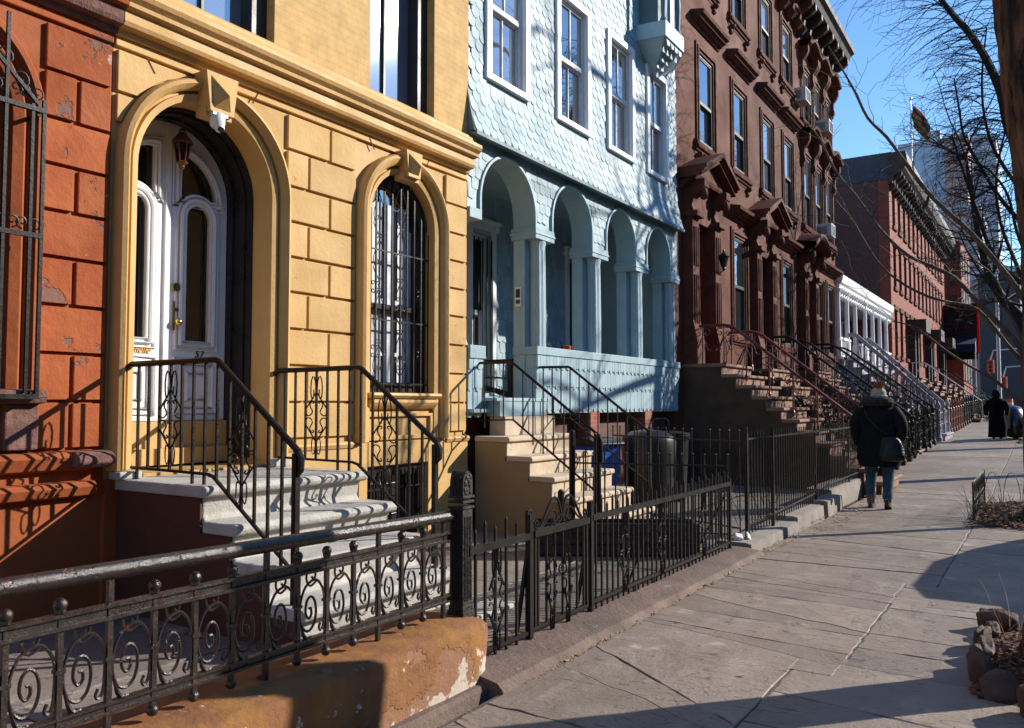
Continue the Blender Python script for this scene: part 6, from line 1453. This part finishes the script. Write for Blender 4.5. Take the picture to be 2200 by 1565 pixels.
for d, l_ in (((.9, .5, 1), 3.2), ((.7, -.8, 1.2), 3), ((-.3, .3, 1.6), 3.2), ((.9, .1, .7), 2.6)): twig(m, Vector((-.06, 5.5, 6.8 + R.uniform(0, 1.2))), Vector(d), l_, .07, 3, .5, 0, 3, 5, .15)
m.build('crown', 'branch', t1)
# young tree with long bare branches reaching left over the pavement
t2 = thing('street_tree', 'slender bare tree whose long smooth branches reach left across the far houses', 'tree', (.05, 12.2, 0), 'street trees')
YB = 11.6
def path(px, Y0, Y1): return [at(a, b, Y0 + (Y1 - Y0) * i / (len(px) - 1)) for i, (a, b) in enumerate(px)]
m = MB(); m.tube(smooth_pts([(.10, 12.2, -.1), (.09, 12.2, .6), (.05, 12.1, 1.2), (.06, 12.15, 2.2), (.10, 12.2, 2.8), (.2, 12.3, 3.3)], 4), [.10 - .0035 * i for i in range(21)], 12); m.build('trunk', 'bark', t2)
BR = [([(2230, 690), (2170, 600), (2085, 500), (2035, 455), (1990, 410), (1945, 350), (1905, 295), (1865, 255), (1838, 200), (1810, 150), (1780, 100)], .044),
      ([(2230, 830), (2190, 745), (2150, 700), (2105, 655), (2050, 597), (1990, 568), (1945, 545), (1890, 492), (1838, 420), (1795, 368), (1762, 300), (1730, 262)], .042),
      ([(2230, 900), (2190, 862), (2130, 812), (2080, 785), (2030, 752), (1985, 716), (1950, 698), (1915, 690)], .028),
      ([(2215, 800), (2160, 735), (2100, 665), (2040, 650), (1985, 634), (1925, 600), (1880, 555), (1835, 480), (1795, 430)], .030),
      ([(2228, 780), (2180, 700), (2140, 600), (2095, 560), (2060, 520), (1990, 500)], .016)]
m = MB()
for i, (px, r) in enumerate(BR):
    P_ = smooth_pts([tuple(v) for v in path(px, 12.0, 10.6 - .5 * (i % 2))], 3); n_ = len(P_); rs = [max(.006, r * .86 * (1 - .78 * k / n_)) * R.uniform(.93, 1.07) for k in range(n_)]; m.tube(P_, rs, 8)
    for k in range(6, n_ - 1, 2 if i < 4 else 3):
        a = Vector(P_[k]); d = (Vector(P_[min(n_ - 1, k + 1)]) - Vector(P_[k - 1])).normalized(); o = Vector((R.gauss(0, .5), R.gauss(0, .6), R.choice((-1, 1)) * .6 + R.gauss(0, .3)))
        twig(m, a, d * .6 + o * .55, R.uniform(.3, .85), max(.004, rs[k] * .3), 1, .5, -.03, 2, 6, .22, .0028)
# the pale twig that hangs and hooks in front of the banner
P_ = [tuple(v) for v in path([(1962, 330), (1966, 420), (1985, 455), (2010, 480), (2008, 540), (2014, 580), (2022, 605), (2040, 606), (2046, 590)], 11.2, 11.2)]; m.tube(smooth_pts(P_, 3), .006, 5)
for d in ((.9, .5, .5), (1, .1, .4)): twig(m, Vector((.18, 12.28, 3.0 + R.uniform(0, .2))), Vector(d), 1.6, .03, 2, .5, 0, 3, 5, .15)
m.build('crown', 'branch', t2, auto=80)
# ginkgo like tree farther on, dense with short spurred twigs
t3 = thing('street_tree', 'big dark bare tree with dense spurred twigs against the sky at upper right', 'tree', (.05, 19.5, 0), 'street trees')
m = MB(); m.tube(smooth_pts([(.10, 19.5, 0), (.12, 19.5, 2), (.08, 19.4, 4), (.05, 19.3, 7), (.1, 19.2, 11), (.1, 19.2, 14)], 4), [.21 - .0092 * i for i in range(21)], 12); m.build('trunk', 'bark', t3)
m = MB()
def limb(px, Y0, Y1, r, every=1, ln=(.8, 2.0), dens=3):
    P_ = smooth_pts([tuple(v) for v in path(px, Y0, Y1)], 4); n_ = len(P_); rs = [max(.008, r * (1 - .7 * k / n_)) for k in range(n_)]; m.tube(P_, rs, 7)
    for k in range(2, n_, every):
        for _ in range(dens):
            a = Vector(P_[k]); q = [a]; d = Vector((-R.uniform(.5, 1.3), R.uniform(-.9, .6), R.uniform(-.1, .9))).normalized() if R.random() < .78 else Vector((R.uniform(0, .9), R.uniform(-.6, .6), R.uniform(.2, 1))).normalized()
            L_ = R.uniform(*ln)
            for s_ in range(7): d = (d + Vector((R.gauss(0, .08), R.gauss(0, .08), -.14 + R.gauss(0, .05)))).normalized(); q.append(q[-1] + d * L_ / 7)
            m.tube(q, [max(.0035, .011 * (1 - s_ / 8)) for s_ in range(8)], 3, caps=False); spurs(m, q[1:], .004)
            if R.random() < .8: twig(m, q[2], (q[3] - q[2]).normalized() + Vector((R.gauss(0, .4), R.gauss(0, .4), R.gauss(0, .4))), L_ * .5, .007, 1, .5, .06, 2, 5, .12, .003)
limb([(2200, 330), (2168, 280), (2150, 200), (2120, 130), (2085, 75), (2050, 35), (2022, 0), (1995, -50), (1960, -110)], 19.2, 17.6, .10)
limb([(2215, 500), (2160, 440), (2125, 390), (2090, 330), (2070, 290), (2060, 230), (2050, 170)], 19.2, 18.2, .045, ln=(.4, 1.0), dens=2)
limb([(2215, 620), (2170, 590), (2130, 540), (2100, 460), (2080, 400), (2060, 340), (2045, 290)], 19.2, 18.2, .05, ln=(.4, 1.0), dens=2)
limb([(2200, 250), (2190, 150), (2165, 60), (2140, -20), (2110, -90)], 19.2, 18.4, .07)
limb([(2215, 660), (2150, 640), (2090, 560), (2060, 500)], 19.2, 18.4, .03, ln=(.4, .9), dens=2)
limb([(2200, 420), (2140, 330), (2115, 250), (2110, 160), (2120, 60)], 19.2, 18.7, .04, ln=(.6, 1.5))
limb([(2210, 560), (2185, 500), (2165, 420), (2130, 370), (2095, 350), (2060, 335)], 19.2, 18.2, .035, ln=(.4, 1.0), dens=2)
limb([(2215, 640), (2180, 560), (2150, 480), (2140, 400), (2150, 320), (2170, 250)], 19.2, 18.6, .045, ln=(.6, 1.6))
for h in (4.5, 6, 7.5, 9, 10.5):
    a = R.uniform(-1, 1); twig(m, Vector((.1, 19.3, h)), Vector((1, a, .7)), 4.0, .08, 3, .5, 0, 3, 5, .12); twig(m, Vector((.1, 19.3, h + .6)), Vector((.2, 1, .7)), 3.6, .06, 3, .5, 0, 3, 5, .12)
m.build('crown', 'branch_dark', t3)
t4 = thing('street_tree', 'dark bare tree with a heavy leaning trunk, low at the right beyond the spurred tree', 'tree', (.1, 27, .3), 'street trees')
m = MB(); P_ = path([(2235, 900), (2215, 760), (2195, 690), (2160, 650), (2130, 600), (2105, 520), (2090, 430), (2075, 340)], 27, 27); m.tube(smooth_pts([(.3, 27, .2)] + [tuple(v) for v in P_], 4), [.22 - .0055 * i for i in range(33)], 10); m.build('trunk', 'branch_dark', t4)
m = MB()
for k in (3, 4, 5, 6, 7):
    for _ in range(5): twig(m, P_[k], Vector((R.uniform(-1, .6), R.uniform(-.6, .6), R.uniform(.1, 1.1))), R.uniform(1.5, 3), .03, 3, .5, 0, 3, 5, .14, .005)
m.build('crown', 'branch_dark', t4)
# ================= planting pits along the kerb =================
pk = thing('tree_pit_edging', 'tilted dark stones edging the tree pit at the lower right corner', 'stone edging', (-.2, 5.4, 0))
for (x, y, s, rz) in ((-.32, 4.98, (.08, .22, .18), .5), (-.35, 5.22, (.07, .20, .15), .2), (-.33, 5.46, (.09, .22, .13), .1), (-.36, 5.72, (.07, .24, .14), -.1), (-.32, 5.98, (.08, .20, .11), .1), (-.24, 4.80, (.16, .10, .15), .4), (-.02, 4.62, (.26, .14, .18), .1), (-.30, 6.2, (.24, .12, .15), -.3), (-.02, 6.32, (.28, .12, .14), .05), (.26, 4.62, (.26, .12, .18), 0), (.3, 6.3, (.26, .12, .15), 0)):
    m = MB(); n_ = 14; vs = []; rx_, ry_ = R.uniform(-.2, .2), R.uniform(-.3, .1); M_ = Matrix.Rotation(rz, 3, 'Z') @ Matrix.Rotation(ry_, 3, 'Y') @ Matrix.Rotation(rx_, 3, 'X'); sd = R.uniform(0, 50)
    for i in range(n_ + 1):
        th = math.pi * i / n_
        for k in range(n_ * 2):
            ph = math.pi * k / n_; d = Vector((math.sin(th) * math.cos(ph), math.sin(th) * math.sin(ph), math.cos(th)))
            c_ = Vector([math.copysign(abs(v) ** .55, v) for v in d]) * .5; c_ = c_ * (1 + .22 * mno.noise(c_ * 2.5 + Vector((sd, 0, 0))) + .10 * mno.noise(c_ * 7 + Vector((sd, 3, 0))))
            q = M_ @ Vector((c_.x * s[0], c_.y * s[1], c_.z * s[2])); vs.append((x + q.x, y + q.y, s[2] / 2 - .02 + q.z))
    w2 = n_ * 2; m.add(vs, [(i * w2 + k, i * w2 + (k + 1) % w2, (i + 1) * w2 + (k + 1) % w2, (i + 1) * w2 + k) for i in range(n_) for k in range(w2)], True); m.build('stone', 'rock', pk, auto=28)
def litter(name, label, x0, x1, y0, y1, z, n, mt, sz=(.02, .05), mound=0., kind='stuff', cat='leaf litter'):
    m = MB()
    for _ in range(n):
        u, v = R.uniform(-1, 1), R.uniform(-1, 1); x = (x0 + x1) / 2 + u * (x1 - x0) / 2; y = (y0 + y1) / 2 + v * (y1 - y0) / 2; h = z + gz(y) + mound * (1 - u * u) * (1 - v * v) * R.uniform(.6, 1) + R.uniform(0, .01)
        s = R.uniform(*sz); a = R.uniform(0, 6.3); c, q = math.cos(a) * s, math.sin(a) * s; t_ = R.uniform(-.5, .5) * s; t2_ = R.uniform(-.2, .7) * s
        m.add([(x - c, y - q, h), (x + q * .5, y - c * .5, h + t2_), (x + c, y + q, h + abs(t_)), (x - q * .5, y + c * .5, h + t2_ * .6)], [(0, 1, 2), (0, 2, 3)])
    return tag(m.build(name, mt), label, cat, kind=kind)
m = MB(); 
def moundmesh(x0, x1, y0, y1, h, name, mt='soil'):
    m = MB(); n = 12; vs = []
    for i in range(n + 1):
        for j in range(n + 1):
            u, v = 2 * i / n - 1, 2 * j / n - 1; y = y0 + (y1 - y0) * j / n; vs.append((x0 + (x1 - x0) * i / n, y, gz(y) - .01 + h * (1 - u ** 4) * (1 - v ** 4) * R.uniform(.75, 1)))
    m.add(vs, [(i * (n + 1) + j, (i + 1) * (n + 1) + j, (i + 1) * (n + 1) + j + 1, i * (n + 1) + j + 1) for i in range(n) for j in range(n)], True); return m.build(name, mt, kind='structure')
moundmesh(-.36, .8, 4.7, 6.25, .12, 'tree_pit_soil'); moundmesh(-.80, .7, 11.35, 14.0, .08, 'tree_pit_soil'); moundmesh(-.78, .7, 27.8, 30.6, .10, 'tree_pit_soil')
litter('dry_leaves', 'dry brown leaves filling the stone edged pit at lower right', -.36, .6, 4.75, 6.25, .0, 2600, 'leaf_litter', (.012, .032), .17)
litter('dry_leaves', 'russet leaf litter and stalks in the second tree pit with the low hoop fence', -.85, .6, 11.3, 13.9, .02, 2200, 'leaf_litter', (.02, .05), .16)
litter('dry_leaves', 'dry leaf litter around the far tree pit', -.8, .6, 27.8, 30.5, .0, 400, 'leaf_litter', (.03, .06), .1)
litter('fallen_leaves', 'small fallen leaves gathered along the foot of the kerb', -2.42, -2.30, 4.0, 9.5, .004, 330, 'leaf_pale', (.008, .024))
litter('fallen_leaves', 'small fallen leaves lying at the concrete kerb steps', -2.46, -2.1, 9.6, 15.5, .004, 330, 'leaf_pale', (.012, .03))
litter('fallen_leaves', 'a few scattered fallen leaves on the flagstones', -2.2, -.6, 3.6, 16, .003, 34, 'leaf_pale', (.014, .030))
litter('grit', 'pale grit and moss along the joint at the foot of the kerb', -2.345, -2.30, 3.7, 9.2, -.002, 1600, 'leaf_pale', (.003, .009))
litter('grass', 'tufts of green ground cover in the second tree pit', -.35, .3, 11.7, 12.6, .03, 900, 'foliage', (.015, .04), .28, cat='grass')
def stalks(name, label, c, n, h, spread, mt, r=.004, cat='plant', leaf=None):
    t = thing(name, label, cat, (c[0], c[1], gz(c[1]))); m = MB(); lf = MB()
    for _ in range(n):
        x, y = c[0] + R.uniform(-spread[0], spread[0]), c[1] + R.uniform(-spread[1], spread[1]); p = Vector((x, y, c[2])); d = Vector((R.gauss(0, .35), R.gauss(0, .35), 1)).normalized(); q = [p]; L_ = h * R.uniform(.4, 1)
        for k in range(5): d = (d + Vector((R.gauss(0, .16), R.gauss(0, .16), R.gauss(0, .08)))).normalized(); q.append(q[-1] + d * L_ / 5)
        m.tube(q, [r, r * .9, r * .8, r * .7, r * .5, r * .3], 3, caps=False)
        if leaf:
            for k in range(leaf):
                b = q[R.randint(2, 5)] + Vector((R.gauss(0, .05), R.gauss(0, .05), R.gauss(0, .05))); s = R.uniform(.02, .045); a = Vector((R.gauss(0, 1), R.gauss(0, 1), R.gauss(0, 1))).normalized() * s; e = a.orthogonal().normalized() * s * .5
                lf.add([b - a, b + e, b + a, b - e], [(0, 1, 2, 3)])
    m.build('stems', mt, t)
    if leaf: lf.build('leaves', 'dark_foliage', t)
stalks('dry_plant', 'dry wiry stalks at the near corner of the second tree pit', (-.62, 11.9, .05), 90, .45, (.25, .5), 'branch', .003)
stalks('dry_plant', 'a few grass blades leaning from the lower right stone edging', (-.1, 5.9, .05), 14, .4, (.2, .2), 'leaf_pale', .002)
stalks('rose_bush', 'bare reddish thorny stems behind the tall thin fence', (-3.1, 10.6, .05), 16, .95, (.35, 1.2), 'leaf_litter', .006)
stalks('shrub', 'dense dark shrub beside the second brown stoop', (-3.5, 17.2, .2), 260, 2.3, (.7, .7), 'branch_dark', .008, leaf=14)
stalks('shrub', 'twiggy dark shrub hiding the second brown stoop railings', (-3.2, 21.0, .2), 240, 2.1, (.6, .8), 'branch_dark', .008, leaf=9)
stalks('shrub', 'small yellowish shrub near the far end of the fences', (-2.6, 44, .6), 60, 1.6, (.5, 1.5), 'branch', .01, leaf=14)
hf = thing('hoop_fence', 'low wire hoop fence around the second tree pit', 'fence', (-.8, 12.6, 0)); m = MB()
for i in range(9):
    y = 11.75 + i * .24; m.tube([(-.80, y + .11 * math.cos(a), .02 + .36 * max(0, math.sin(a)) + (.12 * math.sin(a) if a < math.pi else 0)) for a in [math.pi * k / 10 for k in range(11)]], .005, 5)
    m.tube([(-.80, y + a, .22 + b) for a, b in spiral((0, 0), .06, 0, 1.3, 1, 12)], .004, 5)
for i in range(5): x = -.7 + i * .24; m.tube([(x + .11 * math.cos(a), 13.95, .02 + .45 * max(0, math.sin(a))) for a in [math.pi * k / 10 for k in range(11)]], .005, 5)
for y in (11.7, 12.8, 13.95): m.bar((-.8, y, 0), (-.8, y, .5), .014)
m.build('hoops', 'iron', hf)
# ================= parked car at the kerb, just outside the right edge (its shadow falls across the flags) =================
CS = 1.7
car = thing('parked_car', 'dark car parked along the kerb, only its rounded shadow reaching the pavement', 'car', (2.0, 9.9, -.06))
m = MB(); prof = [(9.35, .32), (9.30, .62), (9.42, .88), (9.62, .98), (10.3, 1.06), (10.85, 1.42), (11.4, 1.52), (12.6, 1.50), (13.3, 1.30), (13.75, 1.06), (13.95, .90), (14.0, .35)]
P2 = prof + [(12.95 + .36 * math.cos(a), .30 + .36 * math.sin(a)) for a in [math.pi * i / 8 for i in range(9)]] + [(10.2 + .36 * math.cos(a), .30 + .36 * math.sin(a)) for a in [math.pi * i / 8 for i in range(9)]]
m.prism(P2, 1.10, 2.85, holes=[[(10.75, 1.10), (11.05, 1.40), (11.75, 1.43), (11.75, 1.10)], [(11.85, 1.10), (11.85, 1.43), (12.6, 1.41), (13.2, 1.12)]]); m.v = [(p, q - CS, r) for p, q, r in m.v]; m.build('body', 'car_dark', car, bevel=.05)
for y in (10.2 - CS, 12.95 - CS):
    for x in (1.08, 2.68): m = MB(); m.tube([(x, y, .25), (x + .2, y, .25)], .31, 24); wl = m.build('wheel', 'tyre', car); m = MB(); m.tube([(x - .01, y, .25), (x + .21, y, .25)], .18, 16); m.build('rim', 'pole_metal', wl)
m = MB(); m.box(1.02, 11.0 - CS, .98, 1.10, 11.2 - CS, 1.10); m.build('mirror', 'car_dark', car, bevel=.02)
# ================= row houses across the street (behind the viewer's right shoulder; they close off the low sky and show in the panes) =================
names = ['dark brown row house across the street, nearest the viewer', 'grey row house across the street, second from the viewer', 'dull red row house across the street, third from the viewer', 'brown row house across the street, farthest from the viewer']
for i, (a, b, mt_, h) in enumerate(((-32, -6, 'brownstone_dark', 10.3), (-5.95, 12, 'far_side', 10.0), (12.05, 32, 'dark_brick', 10.4), (32.05, 66, 'brownstone_dark', 10.1))):
    t = thing('townhouse', names[i], 'house', (15.5, (a + b) / 2, 0), 'row houses across the street')
    m = MB(); m.box(15.5, a, -.1, 24, b, h + gz(b)); m.build('wall', mt_, t)
    m = MB(); m.box(15.0, a, h + gz(b) - .5, 15.5, b, h + gz(b)); m.build('roof_cornice', 'cornice_dark', t)
    y = a + 1.2
    while y < b - 1.5:
        for z in (2.2, 5.0, 7.6):
            m = MB(); m.box(15.44, y - .1, z - .1, 15.50, y + 1.1, z + 1.9); wq = m.build('window', 'white_weathered', t); m = MB(); m.box(15.42, y, z, 15.44, y + 1.0, z + 1.8); m.build('pane', 'glass_dark', wq)
        y += 3.1
